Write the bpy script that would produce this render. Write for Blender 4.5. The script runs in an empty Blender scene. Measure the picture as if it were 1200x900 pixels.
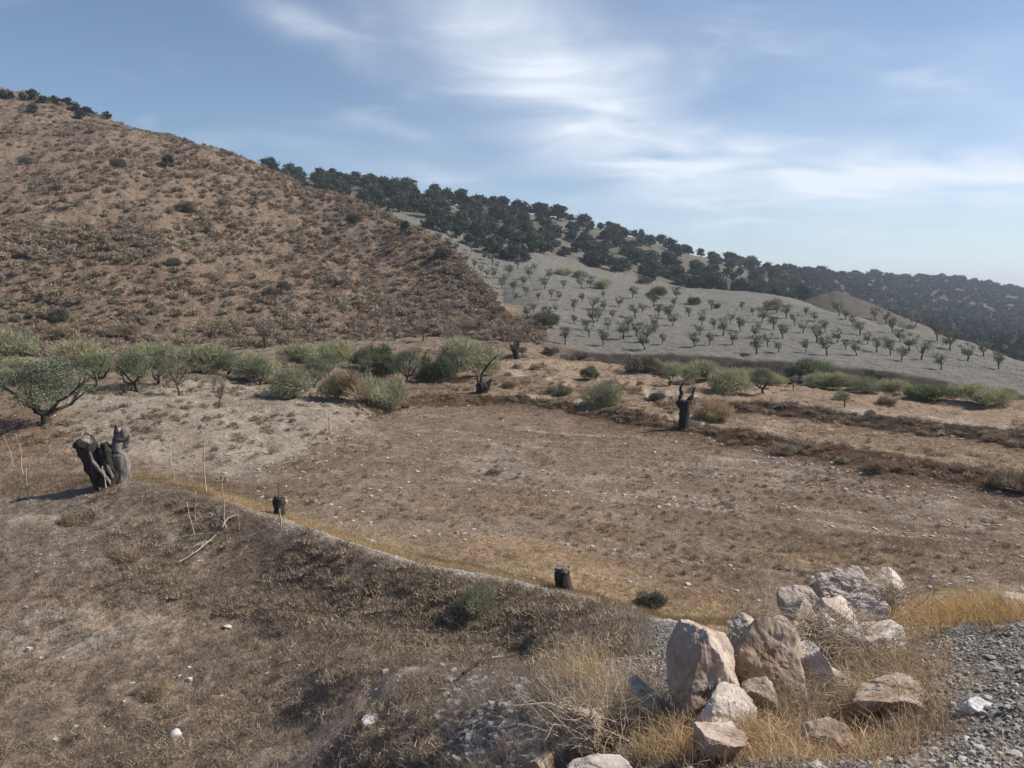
import bpy, math, random
import numpy as np
from mathutils import Vector, Matrix

# ------------------------------------------------------------------ camera, sky, sun, exposure
scene = bpy.context.scene
COL = scene.collection
FPX, HOR = 900.0, 350.0            # focal length in photo pixels, eye level row
CAMZ = 1.75                        # eye height over the track the camera stands on

cam_d = bpy.data.cameras.new('camera'); cam = bpy.data.objects.new('camera', cam_d); COL.objects.link(cam)
cam_d.sensor_width = 36.0; cam_d.lens = 36.0 * FPX / 1200.0
cam_d.shift_y = -(450.0 - HOR) / 1200.0
cam_d.clip_start = 0.05; cam_d.clip_end = 20000.0
cam.location = (0, 0, CAMZ); cam.rotation_euler = (math.radians(90), 0, 0)
scene.camera = cam

SUN_EL, SUN_AZ = 44.0, 80.0        # azimuth clockwise from the view direction
world = bpy.data.worlds.new('World'); scene.world = world; world.use_nodes = True
def build_world():
    nt = world.node_tree; N = nt.nodes; L = nt.links; N.clear()
    out = N.new('ShaderNodeOutputWorld'); bg = N.new('ShaderNodeBackground'); bg.inputs['Strength'].default_value = 0.075
    sky = N.new('ShaderNodeTexSky'); sky.sky_type = 'NISHITA'; sky.sun_disc = False
    sky.sun_elevation = math.radians(SUN_EL); sky.sun_rotation = math.radians(SUN_AZ)
    sky.altitude = 700; sky.air_density = 1.0; sky.dust_density = 0.25; sky.ozone_density = 1.8
    tc = N.new('ShaderNodeTexCoord'); sep = N.new('ShaderNodeSeparateXYZ'); L.new(tc.outputs['Generated'], sep.inputs[0])
    def m(op, a, b=None, c=None):
        n = N.new('ShaderNodeMath'); n.operation = op
        for i, v in enumerate((a, b, c)):
            if v is None: continue
            if isinstance(v, (int, float)): n.inputs[i].default_value = v
            else: L.new(v, n.inputs[i])
        return n.outputs[0]
    x, y, z = sep.outputs
    # cirrus deck: direction projected onto a flat layer overhead, curved down to the horizon
    zz = m('ADD', m('MAXIMUM', z, 0.0), 0.16)
    cx = m('DIVIDE', x, zz); cy = m('DIVIDE', y, zz)
    cmb = N.new('ShaderNodeCombineXYZ'); L.new(cx, cmb.inputs[0]); L.new(cy, cmb.inputs[1])
    mp = N.new('ShaderNodeMapping'); L.new(cmb.outputs[0], mp.inputs[0])
    mp.inputs['Rotation'].default_value = (0, 0, math.radians(24)); mp.inputs['Scale'].default_value = (1.0, 1.45, 1)
    n1 = N.new('ShaderNodeTexNoise'); n1.inputs['Scale'].default_value = 2.1; n1.inputs['Detail'].default_value = 10
    n1.inputs['Roughness'].default_value = 0.50; n1.inputs['Distortion'].default_value = 0.5; L.new(mp.outputs[0], n1.inputs['Vector'])
    n2 = N.new('ShaderNodeTexNoise'); n2.inputs['Scale'].default_value = 0.9; n2.inputs['Detail'].default_value = 4; L.new(cmb.outputs[0], n2.inputs['Vector'])
    yy = m('MAXIMUM', y, 0.05)
    a = m('DIVIDE', x, yy); b = m('DIVIDE', z, yy)     # bearing and height of each cloud bank in the sky
    def bank(px, py, rx, ry, ang, amp):
        a0 = (px - 600) / FPX; b0 = (HOR - py) / FPX; c = math.cos(ang); s = math.sin(ang)
        da = m('SUBTRACT', a, a0); db = m('SUBTRACT', b, b0)
        p = m('DIVIDE', m('ADD', m('MULTIPLY', da, c), m('MULTIPLY', db, s)), rx / FPX)
        q = m('DIVIDE', m('SUBTRACT', m('MULTIPLY', db, c), m('MULTIPLY', da, s)), ry / FPX)
        e = m('EXPONENT', m('MULTIPLY', m('ADD', m('MULTIPLY', p, p), m('MULTIPLY', q, q)), -1.0))
        return m('MULTIPLY', m('MULTIPLY', e, amp), m('GREATER_THAN', y, 0.05))
    R = math.radians
    banks = [bank(590, 30, 170, 80, R(-28), 1.25), bank(690, 120, 150, 60, R(-35), 0.75), bank(365, 35, 95, 24, R(-28), 0.75), bank(470, 155, 60, 11, R(-18), 0.55),
             bank(740, 175, 150, 38, R(-16), 0.9), bank(960, 205, 250, 34, R(-3), 1.25), bank(1150, 200, 150, 34, R(0), 1.0),
             bank(1000, 285, 420, 70, R(-8), 0.5), bank(900, 90, 330, 100, R(-15), 0.36), bank(430, 190, 120, 22, R(-14), 0.30),
             bank(1180, 60, 110, 60, R(20), 0.30), bank(850, 236, 130, 10, R(0), 0.5)]
    s = banks[0]
    for k in banks[1:]: s = m('ADD', s, k)
    wisp = m('MULTIPLY', m('SUBTRACT', n1.outputs['Fac'], 0.30), 2.3)
    wisp = m('ADD', m('MULTIPLY', wisp, 0.9), m('MULTIPLY', n2.outputs['Fac'], 0.35))
    cov = m('MINIMUM', m('MULTIPLY', m('MAXIMUM', m('MULTIPLY', s, wisp), 0.0), 0.62), 0.85)
    # the far rest of the sky: thin scattered cirrus
    rest = m('MULTIPLY', m('MAXIMUM', m('SUBTRACT', n1.outputs['Fac'], 0.55), 0.0), 0.9)
    cov = m('MINIMUM', m('ADD', cov, rest), 0.92)
    mix = N.new('ShaderNodeMix'); mix.data_type = 'RGBA'; L.new(cov, mix.inputs[0]); L.new(sky.outputs[0], mix.inputs[6])
    mix.inputs[7].default_value = (7.9, 8.4, 9.2, 1)
    L.new(mix.outputs[2], bg.inputs[0]); L.new(bg.outputs[0], out.inputs[0])
build_world()
sun_d = bpy.data.lights.new('sun', 'SUN'); sun = bpy.data.objects.new('sun', sun_d); COL.objects.link(sun)
sun_d.energy = 3.9; sun_d.angle = math.radians(0.53); sun_d.color = (1.0, 0.92, 0.82)
_sd = Vector((math.sin(math.radians(SUN_AZ)) * math.cos(math.radians(SUN_EL)), math.cos(math.radians(SUN_AZ)) * math.cos(math.radians(SUN_EL)), math.sin(math.radians(SUN_EL))))
sun.rotation_euler = _sd.to_track_quat('Z', 'Y').to_euler(); sun.location = _sd * 100
vs = scene.view_settings; vs.view_transform = 'Standard'; vs.look = 'None'; vs.exposure = 0.68; vs.gamma = 1.0; vs.use_curve_mapping = False
cy = scene.cycles if hasattr(scene, 'cycles') else None
if cy:
    cy.max_bounces = 5; cy.diffuse_bounces = 3; cy.transparent_max_bounces = 4; cy.volume_bounces = 0

# ------------------------------------------------------------------ numpy helpers
rng = np.random.default_rng(11)
def h3(ix, iy, iz, seed):
    n = (ix.astype(np.int64) * 374761393 + iy.astype(np.int64) * 668265263 + iz.astype(np.int64) * 2147483647 + seed * 1274126177) & 0xffffffff
    n = ((n ^ (n >> 13)) * 1274126177) & 0xffffffff
    n = ((n ^ (n >> 16)) * 2246822519) & 0xffffffff
    return ((n ^ (n >> 15)) & 0xffffff) / float(0xffffff)
def vn(x, y, z=None, seed=0):
    if z is None:
        fx = np.floor(x); fy = np.floor(y); tx = x - fx; ty = y - fy
        tx = tx * tx * (3 - 2 * tx); ty = ty * ty * (3 - 2 * ty); o = np.zeros_like(fx)
        a = h3(fx, fy, o, seed); b = h3(fx + 1, fy, o, seed); c = h3(fx, fy + 1, o, seed); d = h3(fx + 1, fy + 1, o, seed)
        return (a * (1 - tx) + b * tx) * (1 - ty) + (c * (1 - tx) + d * tx) * ty - 0.5
    fx = np.floor(x); fy = np.floor(y); fz = np.floor(z); tx = x - fx; ty = y - fy; tz = z - fz
    tx = tx * tx * (3 - 2 * tx); ty = ty * ty * (3 - 2 * ty); tz = tz * tz * (3 - 2 * tz)
    r = 0
    for dz in (0, 1):
        a = h3(fx, fy, fz + dz, seed); b = h3(fx + 1, fy, fz + dz, seed); c = h3(fx, fy + 1, fz + dz, seed); d = h3(fx + 1, fy + 1, fz + dz, seed)
        v = (a * (1 - tx) + b * tx) * (1 - ty) + (c * (1 - tx) + d * tx) * ty
        r = r + v * (tz if dz else 1 - tz)
    return r - 0.5
def fbm(x, y, z=None, seed=0, octv=4, gain=0.5):
    r = 0; a = 1.0; f = 1.0
    for i in range(octv):
        r = r + a * vn(x * f + i * 17.3, y * f - i * 9.1, None if z is None else z * f + i * 5.7, seed + i)
        a *= gain; f *= 2.03
    return r
def pchip(xk, yk, x):
    h = np.diff(xk); d = np.diff(yk) / h; m = np.zeros_like(yk)
    m[0] = d[0]; m[-1] = d[-1]
    for i in range(1, len(xk) - 1):
        if d[i - 1] * d[i] > 0:
            w1 = 2 * h[i] + h[i - 1]; w2 = h[i] + 2 * h[i - 1]
            m[i] = (w1 + w2) / (w1 / d[i - 1] + w2 / d[i])
    i = np.clip(np.searchsorted(xk, x) - 1, 0, len(h) - 1)
    t = np.clip((x - xk[i]) / h[i], 0, 1)
    return (2*t**3-3*t**2+1)*yk[i] + (t**3-2*t**2+t)*h[i]*m[i] + (-2*t**3+3*t**2)*yk[i+1] + (t**3-t**2)*h[i]*m[i+1]
def sstep(a, b, x):
    t = np.clip((x - a) / (b - a), 0, 1); return t * t * (3 - 2 * t)

# ------------------------------------------------------------------ land form: lines across the land, each (bearing: row, distance)
LAND = [
 {0:(1400,1.2), 1200:(1400,1.2)},                                                                                             #0
 {0:(1020,8),300:(1020,7.8),450:(985,7),600:(955,4.8),700:(940,4.0),800:(930,3.4),1200:(930,3.2)},                             #1
 {0:(900,13),150:(900,13),300:(900,12.3),400:(900,10.8),500:(892,8.0),600:(890,6.0),700:(880,5.0),800:(878,4.5),1000:(872,4.4),1100:(860,4.2),1200:(850,4.1)}, #2
 {0:(780,16.8),150:(780,16.6),300:(790,16),450:(795,13),600:(812,8.4),700:(808,6.4),800:(800,5.9),900:(795,5.7),1000:(785,5.7),1100:(765,5.6),1200:(752,5.4)}, #3
 {0:(640,21.5),150:(650,21.5),300:(690,20),450:(740,17.3),600:(748,16.0),680:(768,12),740:(760,10),800:(752,8.6),900:(750,7.2),1000:(738,7),1100:(728,6.8),1200:(709,6.7)}, #4 foot of the berm
 {-300:(600,27),0:(585,27),100:(572,27.3),150:(563,27.2),200:(570,26.5),300:(602,23.6),330:(610,23),450:(650,20.3),600:(684,18.3),660:(696,17.7),720:(712,16.5),800:(732,12.6),900:(742,8.4),1000:(722,7.6),1100:(713,7.3),1200:(699,7.1)}, #5 berm crest
 {0:(573,28),150:(558,27.9),300:(597,24.5),450:(645,21),600:(680,18.8),720:(716,17),800:(738,14),900:(745,10.5),1000:(737,10.5),1100:(737,10.5),1200:(722,11)}, #6
 {0:(560,29),100:(556,28.8),200:(562,28.3),300:(590,25.6),450:(638,21.9),600:(676,19.3),700:(701,18),800:(722,16.9),900:(722,16.9),1000:(705,17.8),1100:(692,18.5),1200:(685,18.9)}, #7 field's near edge
 {0:(540,31),150:(532,32),250:(555,30.5),320:(545,32.5),400:(505,40),500:(475,49.5),600:(475,49.5),700:(492,43.5),800:(508,39),900:(525,35.3),1000:(545,31.8),1100:(562,29.4),1200:(580,27.2)}, #8 bank foot
 {0:(500,36),150:(495,37),300:(497,38),400:(485,42.5),500:(463,52.3),600:(463,51.3),700:(479,45.3),800:(495,40.6),900:(509,37),1000:(525,33.8),1100:(541,31),1200:(557,28.8)}, #9 bank top
 {0:(470,44),150:(466,45),300:(466,46),400:(460,50),500:(450,58),600:(450,57),700:(462,52),800:(478,46),900:(486,43.8),1000:(499,40),1100:(512,37),1200:(527,34)}, #10
 {0:(458,48),150:(456,49),300:(455,50),400:(452,53),500:(440,62),600:(440,61),700:(452,56),800:(466,49),900:(473,46.5),1000:(485,42.3),1100:(496,39.3),1200:(509,36.3)}, #11
 {0:(445,55),150:(440,57),300:(436,60),400:(432,64),500:(425,72),600:(422,74),700:(428,74),800:(440,68),900:(450,62),1000:(455,62),1100:(460,60),1200:(470,58)}, #12
 {0:(432,64),150:(428,66),300:(420,72),400:(416,76),500:(410,84),600:(412,84),640:(416,87),700:(432,87),800:(443,86),900:(452,84),1000:(459,82),1100:(466,79),1200:(478,75)}, #13 gully
 {0:(422,70),150:(417,73),300:(408,80),400:(402,86),500:(395,94),600:(400,93),640:(402,94),700:(412,93),800:(416,92),900:(421,90),1000:(430,88),1100:(442,85),1200:(462,81)}, #14 gully rim
 {-300:(240,100),0:(262,112),150:(270,115),300:(290,120),400:(310,125),500:(330,122),560:(365,110),600:(393,100),640:(393,102),700:(385,115),800:(390,112),900:(395,110),1000:(405,106),1100:(424,98),1200:(450,88)}, #15
 {-500:(90,240),-300:(98,235),0:(116,225),110:(139,212),200:(165,200),300:(197,188),400:(238,168),480:(262,152),540:(310,135),575:(350,120),600:(380,108),640:(368,120),700:(358,140),800:(365,145),900:(370,145),1000:(388,128),1100:(412,110),1200:(441,95)}, #16 crest of the brown hill
 {0:(150,280),200:(210,260),300:(240,240),400:(262,215),480:(284,180),540:(335,155),575:(362,140),600:(366,134),640:(346,152),700:(342,168),800:(350,175),900:(355,170),1000:(380,142),1100:(403,122),1200:(433,104)}, #17
 {0:(200,330),300:(235,275),400:(245,262),480:(258,248),560:(285,238),640:(305,240),700:(322,240),770:(335,235),850:(340,225),900:(346,215),960:(361,190),1000:(372,165),1060:(389,150),1100:(396,138),1200:(427,112)}, #18 top of the grey slope
 {0:(200,360),300:(228,285),400:(240,275),500:(256,262),560:(276,256),640:(298,258),700:(313,256),800:(338,254),850:(344,252),900:(356,255),960:(378,240),1060:(405,230),1200:(440,200)}, #19 dip
 {0:(200,385),300:(215,292),400:(228,298),500:(243,294),560:(262,296),640:(280,300),700:(292,306),800:(318,312),850:(328,320),900:(340,350),960:(356,400),1060:(372,440),1200:(392,420)}, #20
 {0:(195,410),200:(200,400),290:(203,300),400:(214,330),480:(225,342),540:(239,352),600:(249,362),650:(256,370),700:(270,382),760:(283,400),800:(295,402),850:(309,412),900:(318,450),950:(323,560),1000:(325,680),1100:(328,800),1200:(342,800),1400:(347,800)}, #21 skyline
 {0:(340,700),500:(345,800),800:(352,900),900:(352,900),1200:(352,1500)}, #22
 {0:(362,4200),1200:(362,4200)}, #23
]
NF = len(LAND)
PXK = np.linspace(-700, 1900, 1041)
def line_table():
    YT = np.zeros((NF, len(PXK))); ZT = np.zeros((NF, len(PXK)))
    for k, f in enumerate(LAND):
        ks = sorted(f); xs = np.array(ks, float); yy = np.array([f[q][1] for q in ks], float)
        pz = np.array([f[q][0] for q in ks], float); zz = (HOR - pz) / FPX * yy
        x = np.clip(PXK, xs[0], xs[-1])
        YT[k] = np.interp(x, xs, yy) if len(xs) < 3 else pchip(xs, yy, x)
        ZT[k] = np.interp(x, xs, zz) if len(xs) < 3 else pchip(xs, zz, x)
    ker = np.hanning(9); ker /= ker.sum()
    for T in (YT, ZT):
        for k in range(NF):
            T[k] = np.convolve(np.pad(T[k], 4, mode='edge'), ker, 'valid')
            if 15 <= k <= 18:
                kb = np.hanning(27); kb /= kb.sum(); T[k] = np.convolve(np.pad(T[k], 13, mode='edge'), kb, 'valid')
    for k in range(1, NF): YT[k] = np.maximum(YT[k], YT[k - 1] + 0.25)
    return YT, ZT
YT, ZT = line_table()

US = np.concatenate([np.linspace(-1.4, -0.76, 60, endpoint=False), np.linspace(-0.76, 0.76, 820), np.linspace(0.76, 1.4, 61)[1:]])
YS = np.concatenate([np.geomspace(0.4, 3.0, 26, endpoint=False), np.geomspace(3.0, 330.0, 880, endpoint=False), np.geomspace(330, 4000, 110)])
NU, NY = len(US), len(YS)
GZ = np.zeros((NY, NU)); GB = np.zeros((NY, NU))
for j, u in enumerate(US):
    px = 600 + FPX * u; fi = float(np.clip((px - PXK[0]) / (PXK[1] - PXK[0]), 0, len(PXK) - 1.001)); i = int(fi); fi -= i
    yk = YT[:, i] * (1 - fi) + YT[:, i+1] * fi; zk = ZT[:, i] * (1 - fi) + ZT[:, i+1] * fi; GZ[:, j] = pchip(yk, zk, YS); GB[:, j] = np.interp(YS, yk, np.arange(NF))
GX = YS[:, None] * US[None, :]; GY = np.repeat(YS[:, None], NU, 1); GP = np.repeat((600 + FPX * US)[None, :], NY, 0)
GZ += CAMZ
# bare cone standing before the far wooded hill
cxw, cyw = (978 - 600) / FPX * 285, 285.0
rr = np.hypot((GX - cxw) / 26.0, (GY - cyw) / 34.0)
GZ = np.maximum(GZ, CAMZ + 3.0 - 12.0 * rr ** 1.15 + 1.0 * fbm(GX / 8, GY / 8, seed=5))
CONE = (rr < 0.95)
# relief
def band(a, b, x, s=0.25): return sstep(a - s, a + s, x) * (1 - sstep(b - s, b + s, x))
hill = sstep(14.3, 15.2, GB); rough = band(7.9, 11.2, GB, 0.2)
brownhill = sstep(14.0, 14.6, GB) * (1 - sstep(16.9, 17.1, GB)) * (1 - sstep(585, 640, GP))
GZ += (0.10 * fbm(GX / 2.2, GY / 2.2, seed=1) + 0.05 * fbm(GX / 0.6, GY / 0.6, seed=2, octv=3)) * sstep(2, 5, GY) * (1 - hill * .6)
GZ += 0.06 * fbm(GX / 0.25, GY / 0.25, seed=3, octv=2) * sstep(2, 3.5, GY) * (1 - sstep(9, 14, GY))
lower = band(1.6, 4.9, GB, 0.3) * (1 - sstep(500, 700, GP))
GZ += 0.22 * fbm(GX / 1.1, GY / 1.1, seed=31, octv=3) * lower
GZ += 0.5 * fbm(GX / 2.4, GY / 2.4, seed=4) * rough * (0.35 + 0.65 * sstep(450, 520, GP) * (1 - sstep(880, 1000, GP)))
GZ += 0.7 * fbm(GX / 4.0, GY / 4.0, seed=41) * band(11, 14, GB, 0.4)
GZ += (3.2 * fbm(GX / 34, GY / 34, seed=6, octv=3) * sstep(90, 150, GY) + 1.5 * fbm(GX / 6, GY / 6, seed=7)) * brownhill
GZ += (0.5 * fbm(GX / 1.7, GY / 1.7, seed=71, octv=2)) * brownhill
GZ += 0.22 * fbm(GX / 1.3, GY / 1.3, seed=72) * band(7.6, 11.4, GB, .3) * (1 - sstep(430, 480, GP))
GZ += 1.2 * fbm(GX / 26, GY / 26, seed=8) * hill * (1 - brownhill) * (1 - CONE)
GZ += 0.20 * fbm(GX / 2.5, GY / 2.5, seed=9) * hill * (1 - brownhill)
GZ += 2.0 * fbm(GX / 15, GY / 15, seed=10) * sstep(18.6, 19.6, GB) * (1 - CONE)

LY = np.log(YS)
def _frac(x, y):
    y = np.maximum(np.asarray(y, float), YS[0]); u = np.clip(np.asarray(x, float) / y, US[0], US[-1])
    fj = np.interp(u, US, np.arange(NU)); fi = np.interp(np.log(y), LY, np.arange(NY))
    i = np.clip(fi.astype(int), 0, NY - 2); j = np.clip(fj.astype(int), 0, NU - 2)
    return i, j, fi - i, fj - j
def lookup(G, x, y):
    i, j, a, b = _frac(x, y)
    return (G[i, j]*(1-b)+G[i, j+1]*b)*(1-a) + (G[i+1, j]*(1-b)+G[i+1, j+1]*b)*a
def gz(x, y): return float(lookup(GZ, np.array([x]), np.array([y]))[0])
GPY = HOR - FPX * (GZ - CAMZ) / GY
VIS = np.minimum.accumulate(GPY, axis=0)
def at(px, py):
    """point of the ground that is seen at this place"""
    u = (px - 600) / FPX; j = int(round(float(np.interp(u, US, np.arange(NU)))))
    col = VIS[:, j]; i = int(np.argmax(col <= py))
    if col[-1] > py: i = int(np.argmin(col))
    y = YS[i]
    if i > 0 and col[i-1] > py >= col[i]:
        t = (col[i-1] - py) / max(col[i-1] - col[i], 1e-6); y = YS[i-1] + (YS[i] - YS[i-1]) * t
    x = u * y
    return Vector((x, y, gz(x, y)))
def at_on(px, y):
    x = (px - 600) / FPX * y; return Vector((x, y, gz(x, y)))

# ------------------------------------------------------------------ colours of the ground
def zone_colors():
    P = GP; B = GB; C = np.zeros((NY, NU, 4))
    def put(w, c):
        for k in range(3): C[..., k] = C[..., k] * (1 - w) + c[k] * w
    n1 = fbm(GX / 3.0, GY / 3.0, seed=21); n2 = fbm(GX / 0.9, GY / 0.9, seed=22); n3 = fbm(GX / 14, GY / 14, seed=23)
    put(np.ones_like(B), (.235, .180, .136))
    w = sstep(620, 760, P + n1 * 90) * (1 - sstep(4.7, 5.2, B)); w = w * sstep(-0.1, 0.3, np.ones_like(w))
    put(w, (.205, .185, .165))                                   # grey gravel of the track and its slope
    gravel = w.copy()
    put(band(2.0, 4.1, B) * (1 - sstep(560, 680, P)) * sstep(0.02, .3, n1), (.285, .215, .160))
    put(band(3.7, 4.9, B, .15) * (1 - sstep(640, 740, P)), (.235, .190, .152))
    lw = band(1.8, 3.9, B, .3) * (1 - sstep(520, 640, P)); put(lw * sstep(.22, .42, n1 + n2 * .4) * .7, (.33, .28, .235)); put(lw * sstep(.1, .4, -n1 + n3 * .5) * .5, (.175, .138, .108)); put(lw * sstep(.1, .4, n3 - n2 * .3) * .5, (.25, .175, .122))
    pale = band(4.72, 5.4, B + n2 * .15, .12) * sstep(300, 360, P) * (1 - sstep(820, 860, P)); put(pale * (0.8 + n2 * .6), (.40, .36, .31)); gravel = np.maximum(gravel, pale * .7)
    gold = band(5.5, 7.02, B + n2 * .12, .10) * sstep(140, 190, P) * (1 - sstep(840, 900, P))
    put(band(7.2, 8.0, B, .2) * sstep(200, 260, P), (.198, .147, .108))
    fr = (1 - sstep(7.12, 7.42, B + n1 * .18)) * sstep(6.9, 7.1, B) * sstep(430, 560, P) * (1 - sstep(960, 1180, P)); put(fr * .7 * np.clip(.55 + n1 * 2.4, 0, 1), (.27, .178, .105))
    streak = fbm((GX - .45 * GY) / 7.0, (GY + .45 * GX) / .55, seed=77, octv=3); put(band(7.1, 7.95, B, .15) * sstep(.12, .38, streak + n1 * .3) * .6 * sstep(330, 420, P), (.34, .285, .235))
    put(np.clip(gold * (.85 + n2 * .6 + n1 * .5), 0, 1), (.37, .275, .155))
    put(band(7.3, 7.95, B, .2) * sstep(.05, .4, n1 + n2 * .7) * .55 * sstep(300, 400, P), (.30, .255, .215))
    put(band(7.2, 8.3, B, .2) * sstep(.0, .5, -n3 + n1 * .4) * .35 * sstep(300, 400, P), (.19, .150, .118))
    mound = band(7.95, 11.3, B + n1 * .9, .3) * sstep(40, 110, P + n1 * 60) * (1 - sstep(400, 470, P + n1 * 60)); 
    w2 = band(7.95, 11.5, B, .25) * (1 - mound); put(w2, (.185, .128, .092))
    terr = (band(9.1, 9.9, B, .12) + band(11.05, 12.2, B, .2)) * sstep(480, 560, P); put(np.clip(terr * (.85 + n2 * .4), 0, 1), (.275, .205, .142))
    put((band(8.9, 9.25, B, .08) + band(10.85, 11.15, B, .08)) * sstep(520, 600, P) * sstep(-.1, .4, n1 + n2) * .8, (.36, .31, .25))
    put(band(7.95, 8.9, B, .1) * sstep(470, 560, P), (.110, .076, .054))  # reddish brown bank soil, darkened in colour to stand for the step's shadow
    put(band(10.0, 10.9, B, .1) * sstep(800, 860, P), (.110, .078, .056)); put(band(10.88, 11.12, B, .05) * sstep(1030, 1070, P) * (1 - sstep(1180, 1200, P)) * sstep(-.2, .3, n2) * .5, (.40, .35, .28))  # second bank: brown soil with its step shadow put into the colour
    put(mound * .95, (.275, .235, .190)); put(mound * sstep(.05, .4, n1 + n2 * .6) * .6, (.20, .160, .125))
    put(band(11.3, 14.1, B, .3) * (1 - terr), (.190, .145, .108))
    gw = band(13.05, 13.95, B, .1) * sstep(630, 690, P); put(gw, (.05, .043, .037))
    # brown hill
    bh = sstep(13.9, 14.3, B) * (1 - sstep(16.98, 17.02, B)) * (1 - sstep(600, 635, P + n1 * 22))
    put(bh, (.182, .134, .098)); put(bh * sstep(-.1, .35, n1) * .5, (.218, .163, .118)); put(bh * sstep(.0, .4, n3 + n2 * .5) * .5, (.19, .155, .115))
    put(bh * sstep(0.1, .45, -n3 + n1 * .3) * sstep(280, 420, P) * .7, (.20, .115, .078))
    gh = sstep(13.9, 14.1, B) * (1 - bh) * (1 - sstep(18.9, 19.3, B)); put(gh, (.155, .149, .133)); put(gh * sstep(0, .4, n1 + n2 * .5) * .5, (.190, .180, .158)); pl = fbm((GX + .2 * GY) / 14, (GY - .2 * GX) / 1.1, seed=78, octv=2); put(gh * sstep(0, .35, pl) * .35, (.14, .135, .115)); put(gh * sstep(.1, .45, -n1 + n3 * .6) * .45, (.165, .15, .11))
    wd = sstep(18.9, 19.3, B); put(wd, (.115, .105, .082)); put(wd * sstep(0.05, .3, n3) * .6, (.17, .155, .13))
    put(wd * CONE, (.085, .072, .054)); put(wd * CONE * sstep(-.05, .3, n1), (.12, .10, .075))
    rim = band(20.5, 21.3, B, .15) * sstep(420, 450, P) * (1 - sstep(530, 560, P)); put(rim, (.42, .40, .37))
    C[..., 3] = np.clip(gravel, 0, 1)
    zone = np.zeros((NY, NU), int)                # 0 ground 1 gravel track 2 brown hill 3 grey hill 4 wooded hills
    zone[(GB >= 14.0) & (bh > .5)] = 2; zone[(GB >= 14.0) & (bh <= .5)] = 3; zone[GB >= 19.0] = 4; zone[(GB > 17.0) & (GP < 420)] = 4
    return np.clip(C, 0.01, 1), zone
GC, ZONE = zone_colors()

# ------------------------------------------------------------------ materials
def nodes(name):
    m = bpy.data.materials.new(name); m.use_nodes = True; nt = m.node_tree; nt.nodes.clear()
    return m, nt, nt.nodes, nt.links
def mth(N, L, op, a, b=None, c=None):
    n = N.new('ShaderNodeMath'); n.operation = op
    for i, v in enumerate((a, b, c)):
        if v is None: continue
        if isinstance(v, (int, float)): n.inputs[i].default_value = v
        else: L.new(v, n.inputs[i])
    return n.outputs[0]
def noise(N, L, vec, scale, detail=4, rough=.55, dist=0):
    n = N.new('ShaderNodeTexNoise'); n.inputs['Scale'].default_value = scale; n.inputs['Detail'].default_value = detail
    n.inputs['Roughness'].default_value = rough; n.inputs['Distortion'].default_value = dist; L.new(vec, n.inputs['Vector']); return n.outputs['Fac']
def mat_ground():
    m, nt, N, L = nodes('ground_soil')
    out = N.new('ShaderNodeOutputMaterial'); p = N.new('ShaderNodeBsdfPrincipled'); L.new(p.outputs[0], out.inputs[0])
    p.inputs['Roughness'].default_value = 1.0; p.inputs['Specular IOR Level'].default_value = 0.05
    at_ = N.new('ShaderNodeAttribute'); at_.attribute_name = 'Col'
    tc = N.new('ShaderNodeTexCoord'); v = tc.outputs['Object']
    a = noise(N, L, v, 0.9, 8, .62); b = noise(N, L, v, 7.0, 7, .66); c = noise(N, L, v, 40.0, 4, .6)
    s = mth(N, L, 'ADD', mth(N, L, 'MULTIPLY', mth(N, L, 'SUBTRACT', a, .5), 1.3), mth(N, L, 'MULTIPLY', mth(N, L, 'SUBTRACT', b, .5), 1.9))
    s = mth(N, L, 'ADD', s, mth(N, L, 'MULTIPLY', mth(N, L, 'SUBTRACT', c, .5), 0.9))
    vor = N.new('ShaderNodeTexVoronoi'); vor.inputs['Scale'].default_value = 34; L.new(v, vor.inputs['Vector'])
    vs_ = N.new('ShaderNodeSeparateColor'); L.new(vor.outputs['Color'], vs_.inputs[0])
    g = mth(N, L, 'MULTIPLY', mth(N, L, 'SUBTRACT', vs_.outputs[0], .45), 0.9)
    s = mth(N, L, 'ADD', s, mth(N, L, 'MULTIPLY', g, at_.outputs['Alpha']))
    f = mth(N, L, 'MAXIMUM', mth(N, L, 'ADD', s, 1.0), .35)
    mul = N.new('ShaderNodeVectorMath'); mul.operation = 'SCALE'; L.new(at_.outputs['Color'], mul.inputs[0]); L.new(f, mul.inputs['Scale'])
    # pale stone crumbs
    cr = noise(N, L, v, 11.0, 3, .6); cm = N.new('ShaderNodeMapRange'); cm.inputs[1].default_value = .665; cm.inputs[2].default_value = .70; L.new(cr, cm.inputs[0])
    mx = N.new('ShaderNodeMix'); mx.data_type = 'RGBA'; L.new(mth(N, L, 'MULTIPLY', cm.outputs[0], .55), mx.inputs[0]); L.new(mul.outputs[0], mx.inputs[6]); mx.inputs[7].default_value = (.42, .38, .33, 1)
    L.new(mx.outputs[2], p.inputs['Base Color'])
    hgt = mth(N, L, 'ADD', mth(N, L, 'MULTIPLY', b, .10), mth(N, L, 'MULTIPLY', c, .025))
    hgt = mth(N, L, 'ADD', hgt, mth(N, L, 'MULTIPLY', mth(N, L, 'MULTIPLY', vor.outputs['Distance'], -.03), at_.outputs['Alpha']))
    hgt = mth(N, L, 'ADD', hgt, mth(N, L, 'MULTIPLY', a, .5))
    bp = N.new('ShaderNodeBump'); bp.inputs['Strength'].default_value = .8; bp.inputs['Distance'].default_value = 1.0; L.new(hgt, bp.inputs['Height']); L.new(bp.outputs[0], p.inputs['Normal'])
    return m
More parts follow.
